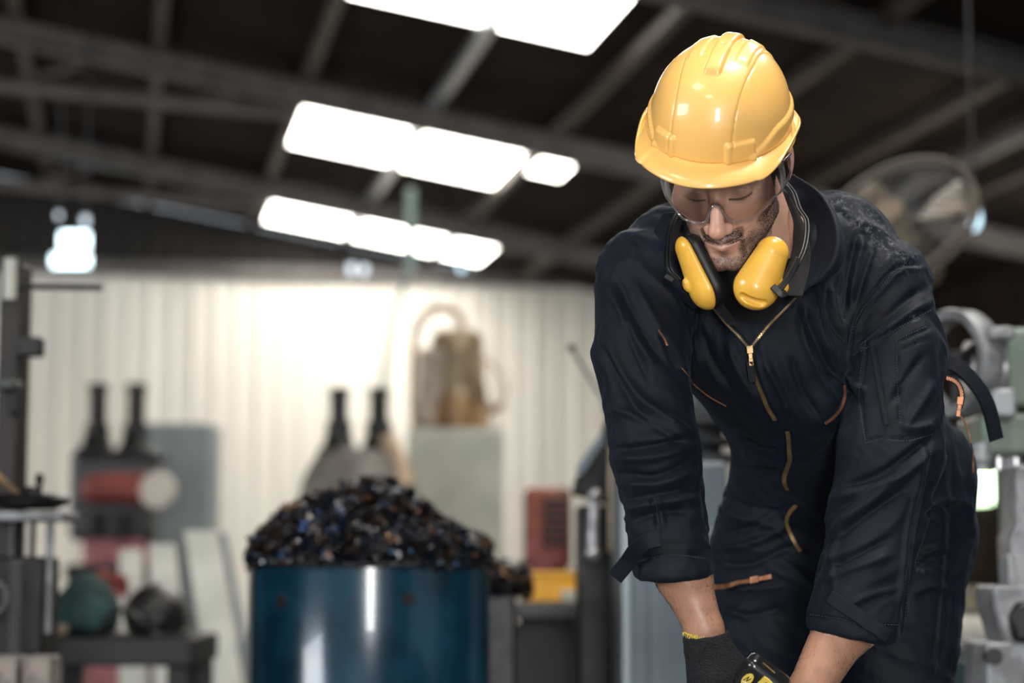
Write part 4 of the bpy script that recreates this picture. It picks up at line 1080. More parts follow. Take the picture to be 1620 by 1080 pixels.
# ================================================================== the workshop behind
# ---- blue drum full of swarf
S = Station('oil_drum', 585, 4.75, 'open blue steel drum heaped with metal swarf', 'drum'); rt = S.root
zt = S.Z(893); Rd = 190*S.k
prof = [(Rd-.002, .0), (Rd, .01)]
for zz in (.30, .58):
    prof += [(Rd, zz-.02), (Rd+.010, zz), (Rd, zz+.02)]
prof += [(Rd, zt-.004), (Rd+.004, zt), (Rd-.003, zt), (Rd-.006, zt-.01), (Rd-.006, .02), (.01, .02)]
MB().lathe([(0.01, 0)]+prof, n=96).build('drum_wall', M['drum'], rt)
MB().ring((0, 0, zt), Rd+.001, .006, (1, 0, 0), (0, 1, 0), 96, 8).build('rim', M['black'], rt)
for px_, py_ in ((655, 944), (462, 948)):
    mb = MB()
    a = math.asin(max(-1, min(1, S.X(px_)/Rd))); x_, y_ = Rd*math.sin(a), -Rd*math.cos(a); n_ = np.array((math.sin(a), -math.cos(a), 0)); c_ = np.array((x_, y_, S.Z(py_)))
    mb.cyl(c_-n_*.004, c_+n_*.0025, .0165, .0150, 20); mb.build('bung_hole', M['black'], rt)
sw = empty('swarf_heap', tuple(P(585, 893, 4.75)), FACE, 'heap of curled dark metal swarf piled above the blue drum', 'swarf')
def curls(n, seed, place, out_of=None):
    rr = random.Random(seed); V = []; F = []; C = []
    pal = [(.02, .02, .024), (.05, .05, .055), (.012, .03, .07), (.10, .05, .025), (.03, .035, .05), (.16, .15, .15), (.015, .014, .016)]
    for k in range(n):
        c = np.array(place(rr)); ax_ = np.array([rr.gauss(0, 1) for _ in range(3)]); ax_ /= np.linalg.norm(ax_); b = np.cross(ax_, (0.3, .9, .2)); b /= np.linalg.norm(b); d = np.cross(ax_, b)
        R_ = rr.uniform(.003, .010); pitch = rr.uniform(.003, .012); turns = rr.uniform(1.5, 5); wd = rr.uniform(.0015, .005); st = int(turns*9); cc = rr.choice(pal); bend = rr.uniform(-1, 1)*.02
        for i in range(st+1):
            t = 2*math.pi*i/9; p = c+b*R_*math.cos(t)+d*R_*math.sin(t)+ax_*(pitch*t/6.28-pitch*turns/2)+b*bend*math.sin(i/st*3.14)
            V += [p-ax_*wd, p+ax_*wd+(b*math.cos(t)+d*math.sin(t))*wd*.6]; C += [cc, cc]
            if i: m_ = len(V); F.append((m_-4, m_-3, m_-1, m_-2))
    return V, F, C
M['swarf'] = mat('swarf_metal', (.05, .05, .05), .28, .85)
nt = M['swarf'].node_tree; a_ = nt.nodes.new('ShaderNodeAttribute'); a_.attribute_name = 'Col'; nt.links.new(a_.outputs['Color'], nt.nodes['Principled BSDF'].inputs['Base Color'])
def heap_top(x):
    xs_ = [-190, -172, -140, -90, -40, 0, 40, 80, 120, 150, 190]; zs = [14, 35, 70, 96, 110, 126, 118, 92, 60, 40, 30]
    return float(np.interp(x/S.k, xs_, zs))*S.k
def place(rr):
    if rr.random() < .28:
        x_ = rr.uniform(-Rd, Rd)*.97; y_ = -math.sqrt(max(0, .93*Rd*Rd-x_*x_)); return (x_, y_, rr.random()*(.012+heap_top(x_)*.34))
    while True:
        x_ = rr.uniform(-Rd, Rd); y_ = rr.uniform(-Rd, Rd)
        if x_*x_+y_*y_ < Rd*Rd*.97: break
    h = heap_top(x_)*max(.30, math.sqrt(max(0, 1-(y_/Rd)**2)))+.012; return (x_, y_, h*rr.uniform(.55, 1.03)-.01*rr.random())
V, F, C = curls(5500, 4, place)
me = mesh_np('swarf_curls', V, F, M['swarf'], False); ca = me.color_attributes.new('Col', 'FLOAT_COLOR', 'POINT'); ca.data.foreach_set('color', np.array([(*c, 1) for c in C], np.float32).ravel())
o = link('swarf_curls', me, sw); o['kind'] = 'stuff'
# dark core under the curls
g_ = 26; V = []; F = []
for i in range(g_):
    for j in range(g_):
        r_ = i/(g_-1)*Rd*.985; t = 2*math.pi*j/g_; x_, y_ = r_*math.cos(t), r_*math.sin(t); V.append((x_, y_, heap_top(x_)*max(.30, math.sqrt(max(0, 1-(y_/Rd)**2)))*.85-.002))
for i in range(g_-1):
    for j in range(g_): F.append((i*g_+j, i*g_+(j+1) % g_, (i+1)*g_+(j+1) % g_, (i+1)*g_+j))
for j in range(g_): a_ = V[(g_-1)*g_+j]; V.append((a_[0], a_[1], -.06))
for j in range(g_): F.append(((g_-1)*g_+j, (g_-1)*g_+(j+1) % g_, g_*g_+(j+1) % g_, g_*g_+j))
o = link('packed_core', mesh_np('packed_core', V, F, M['black']), sw)
# swarf spilled beyond the drum on the right
S2 = Station('swarf_bin', 760, 5.6, 'low dark bin of tangled swarf right behind the blue drum', 'bin'); zb = S2.Z(905)
mb = MB(); mb.box((0, 0, zb/2-.03), (.20, .30, zb-.06)); mb.build('bin_wall', M['black'], S2.root, bevel=.01)
V, F, C = curls(700, 9, lambda rr: (rr.uniform(-.13, .13), rr.uniform(-.16, .16), zb-.06+rr.random()*.085*(1-rr.random()*.4)))
me = mesh_np('swarf_curls', V, F, M['swarf'], False); ca = me.color_attributes.new('Col', 'FLOAT_COLOR', 'POINT'); ca.data.foreach_set('color', np.array([(*c, 1) for c in C], np.float32).ravel())
link('swarf_curls', me, S2.root)['kind'] = 'stuff'
# bent scrap plates on the heap
def plate3(name, pts, th, m, label, cat):
    V = [np.array(P(*p)) for p in pts]; n_ = np.cross(V[1]-V[0], V[2]-V[0]); n_ /= np.linalg.norm(n_); c = sum(V)/len(V)
    k = len(V); mb = MB(); mb.add([v-c for v in V]+[v-c+n_*th for v in V], [tuple(range(k))[::-1], tuple(range(k, 2*k))]+[(i, (i+1) % k, k+(i+1) % k, k+i) for i in range(k)])
    o = mb.build(name, m, None, smooth=False); o.location = c; return tag(o, label, cat)
plate3('scrap_plate', [(562, 788, 4.60), (600, 806, 4.56), (668, 828, 4.55), (672, 840, 4.54), (612, 846, 4.54), (588, 822, 4.55)], .004, M['dgrey'], 'bent dark grey scrap plate lying on the swarf heap', 'scrap plate')
plate3('scrap_plate', [(574, 762, 4.70), (594, 756, 4.72), (640, 776, 4.73), (622, 782, 4.70), (596, 774, 4.69)], .004, M['steelp'], 'small pale strip of scrap on top of the swarf heap', 'scrap plate')
# ---- twin-column presses
def press(px, d, label, body, hood, dark, colh, colsep, colw, basew, ytop, ybody, wheel=False):
    S = Station('twin_column_press', px, d, label, 'press', 'twin column presses by the cream wall'); r = S.root; k = S.k
    zb = S.Z(ybody); zc = S.Z(ytop); w_ = basew*k
    for sx in (-1, 1):
        x_ = sx*colsep*k/2; mb = MB(); mb.cyl((x_, 0, zb-.02), (x_, 0, zc), colw*k/2, colw*k/2, 20); mb.cyl((x_, 0, zc-.01), (x_, 0, zc+.03), colw*k*.62, colw*k*.55, 20); mb.cyl((x_, 0, zb+.10), (x_, 0, zb+.16), colw*k*.7, None, 20)
        mb.lathe([(colw*k*.5, .11), (colw*k*.75, .08), (colw*k*.85, .03), (colw*k*1.2, .0), (colw*k*1.2, -.04)], (x_, 0, zb), n=20); mb.build('column', M['black'], r)
    return S, zb, w_
S, zb, w_ = press(180, 12.0, 'dark press with two upright columns, red casting and pale hand wheel, at left', 'dark', 0, 0, 0, 62, 29, 130, 612, 712)
r = S.root; k = S.k
mb = MB(); mb.box((0, 0, (zb+S.Z(856))/2), (w_, .35, zb-S.Z(856))); mb.build('head_casting', M['dgrey'], r, bevel=.05)
mb = MB(); mb.box((S.X(190), .0, S.Z(722)), (.48, .40, .06)); mb.build('top_plate', M['dark'], r, bevel=.02)
mb = MB(); mb.cyl((S.X(160), -.24, S.Z(775)), (S.X(235), -.24, S.Z(775)), .085, .095, 24); mb.ball((S.X(160), -.24, S.Z(775)), .086, 16); mb.build('red_casting', M['red'], r)
mb = MB(); mb.lathe([(.0, -.03), (.10, -.03), (.112, 0), (.10, .03), (.03, .035), (.0, .05)], (S.X(261), -.30, S.Z(778)), 'y', 32); mb.build('hand_wheel', mat('pale_wheel', (.62, .55, .48), .35), r)
mb = MB(); mb.cyl((S.X(235), -.24, S.Z(777)), (S.X(262), -.30, S.Z(778)), .03, None, 12); mb.build('wheel_shaft', M['dark'], r)
for x_ in (160, 205): mb = MB(); mb.cyl((S.X(x_), -.18, S.Z(812)), (S.X(x_), -.18, S.Z(850)), .07, .05, 16); mb.build('spindle', M['dark'], r)
mb = MB(); mb.box((S.X(185), 0, (S.Z(850)+.0)/2), (.36, .34, S.Z(850))); mb.build('pedestal', M['pink'], r, bevel=.03)
mb = MB(); mb.box((S.X(195), 0, S.Z(905)), (.62, .42, .10)); mb.build('work_table', M['dark'], r, bevel=.02)
S, zb, w_ = press(566, 11.0, 'round-shouldered grey press with two dark columns rising behind the swarf drum', 'dark', 0, 0, 0, 64, 29, 120, 620, 712)
r = S.root; mb = MB(); mb.lathe([(.02, zb+.01), (.20, zb), (.26, zb-.06), (.31, S.Z(760)), (.34, S.Z(800)), (.30, S.Z(860)), (.28, 0)], n=36); mb.build('rounded_body', mat('warm_grey_iron', (.16, .145, .13), .5, .1, var=.25, scale=5), r)
mb = MB(); mb.cyl((S.X(612), -.1, S.Z(690)), (S.X(640), -.12, S.Z(770)), .05, .07, 16); mb.build('side_lever', M['brownw'], r)
# ---- grey-blue panel cabinet behind left press
S = Station('grey_cabinet', 282, 13.4, 'flat grey-blue cabinet standing behind the left press', 'cabinet'); r = S.root
h_ = S.Z(672); mb = MB(); mb.box((0, 0, h_/2), (112*S.k, .5, h_)); mb.build('body', M['panel'], r, bevel=.01)
mb = MB(); mb.box((0, -.255, h_*.5+.05), (112*S.k-.05, .02, h_-.2)); mb.build('door', M['panel'], r, bevel=.006)
# ---- pale machine cabinet with an oily brown machine head on it
S = Station('machine_cabinet', 722, 12.0, 'pale grey-green machine cabinet beneath the brown motor', 'cabinet'); r = S.root
h_ = S.Z(680); wid = 150*S.k; mb = MB(); mb.box((0, 0, h_/2), (wid, .55, h_)); mb.build('body', M['ggreen'], r, bevel=.02)
mb = MB(); mb.box((.0, -.285, h_*.55), (wid-.10, .02, h_*.62)); mb.build('door', M['ggreen'], r, bevel=.006)
mb = MB(); mb.cyl((.03, -.31, h_*.60), (.03, -.295, h_*.60), .025, None, 14); mb.build('latch', M['brown'], r)
S = Station('gear_motor', 715, 12.0, 'oily brown motor and gear head mounted on the pale machine cabinet', 'machine'); r = S.root; r.location.z = h_; Z = lambda y: S.Z(y)-h_
mb = MB(); mb.lathe([(.02, Z(516)), (.12, Z(520)), (.155, Z(530)), (.165, Z(560)), (.17, Z(600)), (.185, Z(626)), (.19, Z(628))], (S.X(722), 0, 0), n=32); mb.build('motor_housing', mat('olive_brown', (.22, .17, .10), .4, .25, var=.35, scale=6), r)
mb = MB(); mb.lathe([(.19, Z(628)), (.20, Z(640)), (.205, Z(668)), (.20, Z(680)), (.02, Z(680))], (S.X(722), 0, 0), n=32); mb.build('gear_base', M['brown'], r)
mb = MB(); mb.box((S.X(684), -.04, (Z(550)+Z(680))/2), (.16, .24, Z(550)-Z(680))); mb.build('gear_case', mat('grey_tan_case', (.30, .25, .20), .5, .1, var=.25), r, bevel=.03)
mb = MB(); mb.tube(catmull([(S.X(655), 0, Z(675)), (S.X(653), 0, Z(600)), (S.X(656), 0, Z(520)), (S.X(680), 0, Z(484)), (S.X(712), 0, Z(484)), (S.X(728), 0, Z(500)), (S.X(730), 0, Z(518))], .03), .026, 10); mb.build('conduit', M['brownw'], r)
mb = MB(); mb.tube(catmull([(S.X(755), 0, Z(560)), (S.X(785), 0, Z(580)), (S.X(800), 0, Z(615)), (S.X(790), 0, Z(640)), (S.X(765), 0, Z(650))], .03), .012, 8); mb.build('cable_loop', M['brownw'], r)
mb = MB(); mb.cyl((S.X(765), 0, Z(648)), (S.X(798), 0, Z(640)), .035, .02, 12); mb.build('crank', M['brown'], r)
# ---- red box, yellow crate on a grey bench
S = Station('work_bench', 872, 6.6, 'grey steel bench holding the yellow crate', 'bench'); r = S.root; zt = S.Z(948)
mb = MB(); mb.box((0, 0, zt-.03), (200*S.k, .5, .05)); mb.build('bench_top', M['dgrey'], r, bevel=.008)
for sx in (-1, 1):
    for sy in (-1, 1): mb = MB(); mb.box((sx*90*S.k, sy*.2, (zt-.055)/2), (.05, .05, zt-.055)); mb.build('leg', M['dark'], r, bevel=.004)
mb = MB(); mb.box((0, -.15, zt-.20), (185*S.k, .03, .25)); mb.build('apron', M['dark'], r, bevel=.004)
mb = MB(); mb.box((0, .1, .22), (185*S.k, .35, .02)); mb.build('lower_shelf', M['dark'], r, bevel=.004)
yc = empty('yellow_crate', tuple(P(878, 948, 6.6)), FACE, 'yellow crate lying on the grey bench', 'crate'); yc.location.z = zt-.004
mb = MB(); wx, wy, hz_ = 98*S.k, .22, 46*S.k
for a in ((0, -wy/2, hz_/2, wx, .012, hz_), (0, wy/2, hz_/2, wx, .012, hz_), (-wx/2, 0, hz_/2, .012, wy, hz_), (wx/2, 0, hz_/2, .012, wy, hz_)): mb.box(a[:3], a[3:])
mb.box((0, 0, .008), (wx, wy, .012)); mb.build('crate_wall', M['yellow'], yc, bevel=.004)
mb = MB(); mb.box((0, -wy/2-.004, hz_*.93), (wx+.014, .02, .012)); mb.build('crate_lip', M['yellow'], yc, bevel=.003)
rg = Station('white_rag', 905, 6.45, 'small white rag hanging on the corner of the yellow crate', 'rag').root; rg.location = tuple(P(903, 942, 6.42)); mb = MB()
V = []; 
for i in range(8):
    for j in range(6): V.append(((i-3.5)*.009, .004*math.sin(i*1.7+j), (j-2.5)*.007+.004*math.sin(i*2.1)))
F = [(i*6+j, (i+1)*6+j, (i+1)*6+j+1, i*6+j+1) for i in range(7) for j in range(5)]
o = link('cloth', mesh_np('cloth', V, F, M['pale']), rg); sd = o.modifiers.new('t', 'SOLIDIFY'); sd.thickness = .003
S = Station('red_compressor', 866, 8.2, 'rusty red boxed machine with dark grille between bench and cream wall', 'machine'); r = S.root
z0, z1 = S.Z(900), S.Z(772); mb = MB(); mb.box((0, 0, (z0+z1)/2), (74*S.k, .3, z1-z0)); mb.build('housing', M['rust'], r, bevel=.03)
mb = MB(); mb.box((.03, -.155, (z0+z1)/2+.02), (40*S.k, .02, (z1-z0)*.6)); mb.build('grille', M['dark'], r, bevel=.005)
for i in range(6): mb = MB(); mb.box((.03, -.17, z0+.09+i*.033), (38*S.k, .012, .008)); mb.build('grille_slat', M['rust'], r)
mb = MB(); mb.cyl((-.02, -.16, S.Z(873)), (-.02, -.13, S.Z(873)), .08, None, 20); mb.build('lower_cover', M['red'], r)
mb = MB(); mb.box((0, 0, z0/2), (.24, .26, z0)); mb.build('stand', M['black'], r, bevel=.01)
# ---- dark slanted machine beside the man
S = Station('slant_head_grinder', 935, 5.75, 'dark machine with a slanted head and chrome slide just left of the man', 'machine'); r = S.root
def poly_prism(mb, pts, y0, y1):
    k = len(pts); mb.add([(a, y0, b) for a, b in pts]+[(a, y1, b) for a, b in pts], [tuple(range(k)), tuple(range(k, 2*k))[::-1]]+[((i+1) % k, i, k+i, k+(i+1) % k) for i in range(k)])
q_ = lambda l: [(S.X(a), S.Z(b)) for a, b in l]
mb = MB(); poly_prism(mb, q_([(905, 780), (912, 752), (948, 700), (958, 664), (978, 664), (985, 760), (975, 800)]), -.10, .12); mb.build('slanted_head', M['dark'], r, bevel=.008)
mb = MB(); poly_prism(mb, q_([(908, 744), (950, 684), (954, 700), (918, 756)]), -.125, -.10); mb.build('guard_plate', M['blue_grey'], r, bevel=.004)
mb = MB(); poly_prism(mb, q_([(912, 800), (975, 800), (975, 1200), (912, 1200)]), -.08, .14); mb.build('column', M['black'], r, bevel=.01)
mb = MB(); mb.cyl((S.X(938), -.12, S.Z(780)), (S.X(934), -.12, S.Z(880)), .013, .016, 14); mb.ball((S.X(938), -.12, S.Z(785)), .022, 12); mb.ball((S.X(934), -.12, S.Z(876)), .024, 12); mb.build('chrome_slide', M['steel'], r)
mb = MB(); mb.box((S.X(963), -.13, S.Z(790)), (.012, .03, .30)); mb.build('rusty_strip', M['brownw'], r, bevel=.003)
mb = MB(); mb.box((0, .03, S.Z(1200)/2), (.16, .26, max(.1, S.Z(1200)))); mb.build('base', M['black'], r, bevel=.01)
mb = MB(); mb.tube([(S.X(905), -.02, S.Z(548)), (S.X(957), 0, S.Z(634)), (S.X(966), 0, S.Z(668))], .006, 8); mb.build('lever', M['steelp'], r)
mb = MB(); mb.ball((S.X(905), -.02, S.Z(548)), .012, 10); mb.build('lever_knob', M['dark'], r)
# ---- blue-grey machine cabinet behind the man, machine head above it
S = Station('blue_grey_cabinet', 1062, 4.9, 'blue-grey steel machine cabinet standing right behind the man', 'cabinet'); r = S.root
h_ = S.Z(728); mb = MB(); mb.box((S.X(1066)-0, .2, h_/2), (172*S.k, .4, h_)); mb.build('body', M['blue_grey'], r, bevel=.012)
mb = MB(); mb.box((S.X(1085), -.008, h_*.46), (118*S.k, .018, h_*.78)); mb.build('door', M['blue_grey'], r, bevel=.005)
mb = MB(); mb.box((S.X(990), -.006, h_*.5), (.02, .012, h_*.9)); mb.build('edge_strip', mat('pale_blue_edge', (.30, .35, .39), .35, .3), r, bevel=.003)
S = Station('milling_head', 1118, 4.95, 'grey machine head with stacked collars on the blue-grey cabinet behind the man', 'machine'); r = S.root; zc = h_; r.location.z = zc; Z = lambda y: S.Z(y)-zc
mb = MB(); mb.lathe([(.02, Z(728)), (.095, Z(728)), (.095, Z(716)), (.05, Z(712)), (.05, Z(702)), (.10, Z(698)), (.105, Z(690)), (.055, Z(686)), (.055, Z(672)), (.12, Z(668)), (.125, Z(650)), (.085, Z(640)), (.08, Z(615)), (.02, Z(610))], (S.X(1118), .1, 0), n=36); mb.build('collar_stack', M['dgrey'], r)
mb = MB(); mb.cyl((S.X(1098), .02, Z(640)), (S.X(1098), .02, Z(575)), .018, .018, 18); mb.cyl((S.X(1128), .02, Z(640)), (S.X(1128), .02, Z(600)), .02, .02, 18); mb.build('chrome_spindle', M['steelp'], r)
mb = MB(); mb.box((S.X(1130), .16, (Z(560)+Z(640))/2), (.18, .14, Z(560)-Z(640))); mb.build('ram', M['blue_grey'], r, bevel=.015)
# ---- leaning pale sheets and things on the dark table, left
def leaner(px0, px1, pxb0, pxb1, ytop, d, label, th=.02, m=None, name='leaning_sheet'):
    S = Station(name, (pxb0+pxb1)/2, d, label, 'sheet'); z1 = S.Z(ytop); zb = 0
    mb = MB(); a = [S.X(px0), S.X(px1)]; b = [S.X(pxb0), S.X(pxb1)]
    mb.add([(b[0], -.1, zb), (b[1], -.1, zb), (a[1], .12, z1), (a[0], .12, z1), (b[0], -.1+th, zb), (b[1], -.1+th, zb), (a[1], .12+th, z1), (a[0], .12+th, z1)], [(0, 1, 2, 3), (7, 6, 5, 4), (1, 0, 4, 5), (3, 2, 6, 7), (0, 3, 7, 4), (2, 1, 5, 6)])
    mb.build('board', m or M['pale'], S.root, bevel=.004); return S
leaner(282, 334, 362, 422, 838, 8.2, 'tall pale metal board leaning to the left beside the blue drum')
leaner(338, 350, 425, 440, 842, 8.6, 'narrow pale board leaning just right of the tall pale board', m=M['panel'])
leaner(226, 268, 262, 330, 860, 8.9, 'short pale board leaning behind the dark bag', m=M['pale'])
leaner(180, 216, 200, 250, 868, 9.2, 'small pale board leaning furthest left above the bag', m=M['pale'])
S = Station('steel_table', 200, 6.8, 'dark steel table carrying teal and black bags at lower left', 'table'); r = S.root; zt = S.Z(1004)
mb = MB(); mb.box((0, 0, zt-.045), (255*S.k, .6, .09)); mb.build('table_top', M['dark'], r, bevel=.008)
for sx in (-1, 1):
    for sy in (-1, 1): mb = MB(); mb.box((sx*105*S.k, sy*.24, (zt-.09)/2), (.07, .07, zt-.09)); mb.build('leg', M['black'], r, bevel=.005)
mb = MB(); mb.box((.0, 0, .25), (210*S.k, .5, .03)); mb.build('lower_shelf', M['black'], r)
def blob(name, px, py0, py1, wpx, d, m, label, cat, seed, zbase, dep=.22):
    z0 = zbase; cz = float(P(px, py0, d)[2]); c = np.array(P(px, py1, d)); c[2] = z0; hh = cz-z0; wx = wpx*d/FPX/2; R_ = np.array([[RT[0], RT[1], 0], [-RT[1]*1, RT[0], 0], [0, 0, 1]])
    def f(p):
        q = (p-c)@R_.T; dd = ell(q, (0, 0, hh*.42), (wx, dep, hh*.60)); dd = dd+.016*noise3(q*9+seed)+.012*noise3(q*24+seed); return smax(dd, -q[:, 2]+.003, .015)
    V, F = surf_nets(f, c-[wx+.12, wx+.12, .02], c+[wx+.12, wx+.12, hh+.1], .011)
    o = link(name, mesh_np(name, V-c, F, m)); o.location = c; return tag(o, label, cat)
blob('teal_bag', 136, 916, 1002, 100, 6.7, M['teal'], 'crumpled teal cloth bundle on the dark table', 'bag', 3, zt+.001, .15)
blob('black_bag', 246, 926, 1002, 104, 6.8, M['blackcloth'], 'slumped black plastic bag on the dark table right of the teal bundle', 'bag', 8, zt+.001, .16)
S = Station('red_cloth', 155, 6.75, 'dusty red cloth folded over the back of the teal bundle', 'cloth'); r = S.root; r.location.z = zt+.185
mb = MB(); V = [((i-6)*.014, .02*math.sin(j*.9)+.10, -(abs(i-6)*.004)+(j-3)*.012+.006*math.sin(i*1.3+j)) for i in range(13) for j in range(7)]; F = [(i*7+j, (i+1)*7+j, (i+1)*7+j+1, i*7+j+1) for i in range(12) for j in range(6)]
o = link('cloth', mesh_np('cloth', V, F, M['red']), r); sd = o.modifiers.new('t', 'SOLIDIFY'); sd.thickness = .004
S = Station('hose_coil', 190, 6.5, 'black hose loop lying on the front of the dark table', 'hose'); r = S.root; r.location.z = zt
mb = MB(); mb.tube(catmull([(S.X(158), 0, .012), (S.X(170), 0, .07), (S.X(200), 0, .09), (S.X(230), -.0, .05), (S.X(246), .02, .012), (S.X(300), .03, .012)], .02), .009, 8); mb.build('hose', M['black'], r)
tag(MB().ball((0, 0, 0), .024, 16, (1, 1, 1)).build('brass_knob', M['tan'], None), 'small shiny tan knob at the left end of the dark table', 'knob').location = tuple(np.array((*P(97, 990, 6.5)[:2], zt+.024)))
# ---- press in the left foreground
S = Station('arbor_press', 40, 5.0, 'dark iron press with a horizontal hand plate and grey guide rods at the left edge', 'press'); r = S.root
X, Z, k = S.X, S.Z, S.k
mb = MB(); mb.box((X(4), .06, (Z(405)+Z(1100))/2), (34*k, .12, Z(405)-Z(1100))); mb.build('upright', mat('black_brown_iron', (.013, .009, .008), .5, .1, var=.4, scale=9), r, bevel=.006)
mb = MB(); mb.cyl((X(8), -.03, Z(470)), (X(8), -.03, Z(404)), 11*k, None, 16); mb.build('pale_sleeve', M['ggreen'], r)
mb = MB(); mb.tube([(X(18), 0, Z(446)), (X(152), 0, Z(448))], 5*k, 8); mb.build('cross_rod', M['dark'], r)
mb = MB(); mb.box((X(40), 0, Z(545)), (36*k, .06, 30*k)); mb.build('switch_box', M['dark'], r, bevel=.004)
mb = MB(); mb.box((X(10), -.02, Z(608)), (30*k, .10, 16*k)); mb.build('clamp_ring', M['dgrey'], r, bevel=.006)
mb = MB(); mb.box((X(18), .0, Z(632)), (14*k, .06, 46*k)); mb.build('bracket', M['black'], r, bevel=.006)
mb = MB(); mb.lathe([(.0, Z(806)), (40*k, Z(806)), (58*k, Z(798)), (62*k, Z(788)), (56*k, Z(782)), (14*k, Z(780)), (8*k, Z(770)), (.0, Z(768))], (X(48), -.02, 0), n=40); mb.build('hand_plate', M['black'], r)
mb = MB(); mb.lathe([(0, Z(782)), (5*k, Z(782)), (5*k, Z(766)), (8*k, Z(760)), (6*k, Z(750)), (0, Z(748))], (X(62), -.02, 0), n=16); mb.build('knob', M['black'], r)
mb = MB(); mb.tube([(X(-4), -.06, Z(748)), (X(20), -.07, Z(768)), (X(38), -.08, Z(784))], 5*k, 8); mb.build('feed_arm', M['brown'], r)
mb = MB(); mb.box((X(48), 0, Z(817)), (128*k, .20, 15*k)); mb.build('table_plate', M['steelp'], r, bevel=.006)
for px_, w_, m_ in ((84, 13, 'steelp'), (57, 9, 'black'), (24, 12, 'dgrey')):
    mb = MB(); mb.cyl((X(px_), -.04, Z(824)), (X(px_), -.04, Z(1000)), w_*k/2, None, 16); mb.build('guide_rod', M[m_], r)
mb = MB(); mb.box((X(30), .02, (Z(880)+0)/2), (100*k, .18, Z(880))); mb.build('lower_body', M['black'], r, bevel=.01)
for i in range(13):
    mb = MB(); mb.box((X(40), -.085, Z(892+i*12)), (18*k, .02, 6*k)); mb.build('rack_tooth', M['dgrey'], r, bevel=.001)
mb = MB(); mb.ring((X(2), -.10, Z(944)), 26*k, 5*k, n=32); mb.cyl((X(2), -.12, Z(944)), (X(2), -.07, Z(944)), 9*k, None, 16)
for a in (0, 1.05, 2.1): mb.tube([(X(2)-26*k*math.cos(a), -.10, Z(944)-26*k*math.sin(a)), (X(2)+26*k*math.cos(a), -.10, Z(944)+26*k*math.sin(a))], 2.4*k, 6)
mb.build('gear_wheel', M['dgrey'], r)
for px_ in (18, 70):
    nm = Station('wooden_block', px_, 4.7, 'worn grey wooden block under the press at far lower left' if px_ == 18 else 'second worn grey block, right of the far left one', 'block'); mb = MB(); mb.box((0, 0, nm.Z(1036)/2), (44*nm.k, .12, nm.Z(1036))); mb.build('block_body', M['wood'], nm.root, bevel=.006)
# ---- pedestal fan, right
S = Station('pedestal_fan', 1432, 6.4, 'large round pedestal fan with wire cage behind the man, right', 'fan'); r = S.root; fz = S.Z(350); fx = 0
r.rotation_euler.z = FACE-math.radians(40); tilt = math.radians(-34)
def cage(q): return q
RF = .275
fanx = np.array((1., 0, 0)); fany = np.array((0, math.sin(-tilt), math.cos(tilt))); fn = -np.cross(fanx, fany)
cc = np.array((0, 0, fz))
mb = MB()
for R_, off in ((RF, 0), (RF*.995, -.035)): mb.ring(cc+fn*off, R_, .0105, fanx, fany, 64, 8)
mb.build('cage_rim', M['fanrim'], r)
for side in (1, -1):
    for i in range(36):
        a = 2*math.pi*i/36; e = fanx*math.cos(a)+fany*math.sin(a); w_ = MB()
        w_.tube([cc+e*.05+fn*side*.075, cc+e*RF*.6+fn*side*.070, cc+e*RF*.93+fn*side*.03, cc+e*RF], .0022, 5); w_.build('cage_wire', M['dgrey'], r)
mb = MB(); mb.cyl(cc-fn*.085, cc-fn*.07, .055, None, 24); mb.build('centre_badge', M['tan'], r)
for i in range(3):
    a0 = 2*math.pi*i/3+.5; V = []; F = []
    for u in range(7):
        for v in range(7):
            rr_ = .05+u/6*.21; an = a0+(v/6-.5)*(1.15-.25*abs(u-3)/3); p = cc+(fanx*math.cos(an)+fany*math.sin(an))*rr_+fn*(v/6-.5)*.05; V.append(p)
    F = [(a*7+b, (a+1)*7+b, (a+1)*7+b+1, a*7+b+1) for a in range(6) for b in range(6)]
    o = link('fan_blade', mesh_np('fan_blade', V, F, M['tan']), r); sd = o.modifiers.new('t', 'SOLIDIFY'); sd.thickness = .003
mb = MB(); mb.cyl(cc+fn*.03, cc+fn*.22, .075, .06, 24); mb.ball(cc+fn*.22, .06, 16); mb.build('motor', M['tan'], r)
mb = MB(); q0 = cc+fn*.13; mb.cyl((q0[0], q0[1], .04), (q0[0], q0[1], q0[2]-.05), .022, None, 16); mb.build('pole', M['dgrey'], r)
mb = MB(); mb.lathe([(.0, 0), (.24, 0), (.24, .02), (.06, .05), (.0, .05)], (q0[0], q0[1], 0), n=32); mb.build('base', M['dgrey'], r)
# ---- green milling machine, right, with handwheel
S = Station('green_milling_machine', 1600, 4.3, 'green machine with a pale handwheel at the right edge, behind the man', 'machine'); r = S.root; X, Z, k = S.X, S.Z, S.k
mb = MB(); mb.box((X(1655), .10, (Z(512)+Z(642))/2), (112*k, .2, Z(512)-Z(642))); mb.build('head_casting', M['mgreen'], r, bevel=.012)
mb = MB(); mb.cyl((X(1545), .05, Z(575)), (X(1600), .05, Z(575)), 44*k, 46*k, 32); mb.cyl((X(1566), .05, Z(575)), (X(1585), .05, Z(575)), 54*k, 54*k, 32); mb.build('shaft_collar', M['steel'], r)
mb = MB(); mb.box((X(1582), -.02, Z(528)), (42*k, .12, 22*k)); mb.build('bearing_cap', M['steelp'], r, bevel=.01)
mb = MB(); mb.box((X(1582), -.02, Z(640)), (40*k, .12, 48*k)); mb.build('bearing_cap', M['steelp'], r, bevel=.01)
hwz = np.array((X(1528), .04, Z(568))); ax1 = np.array((.40, -.916, 0)); 
mb = MB()
pr = []
RW = 88*k
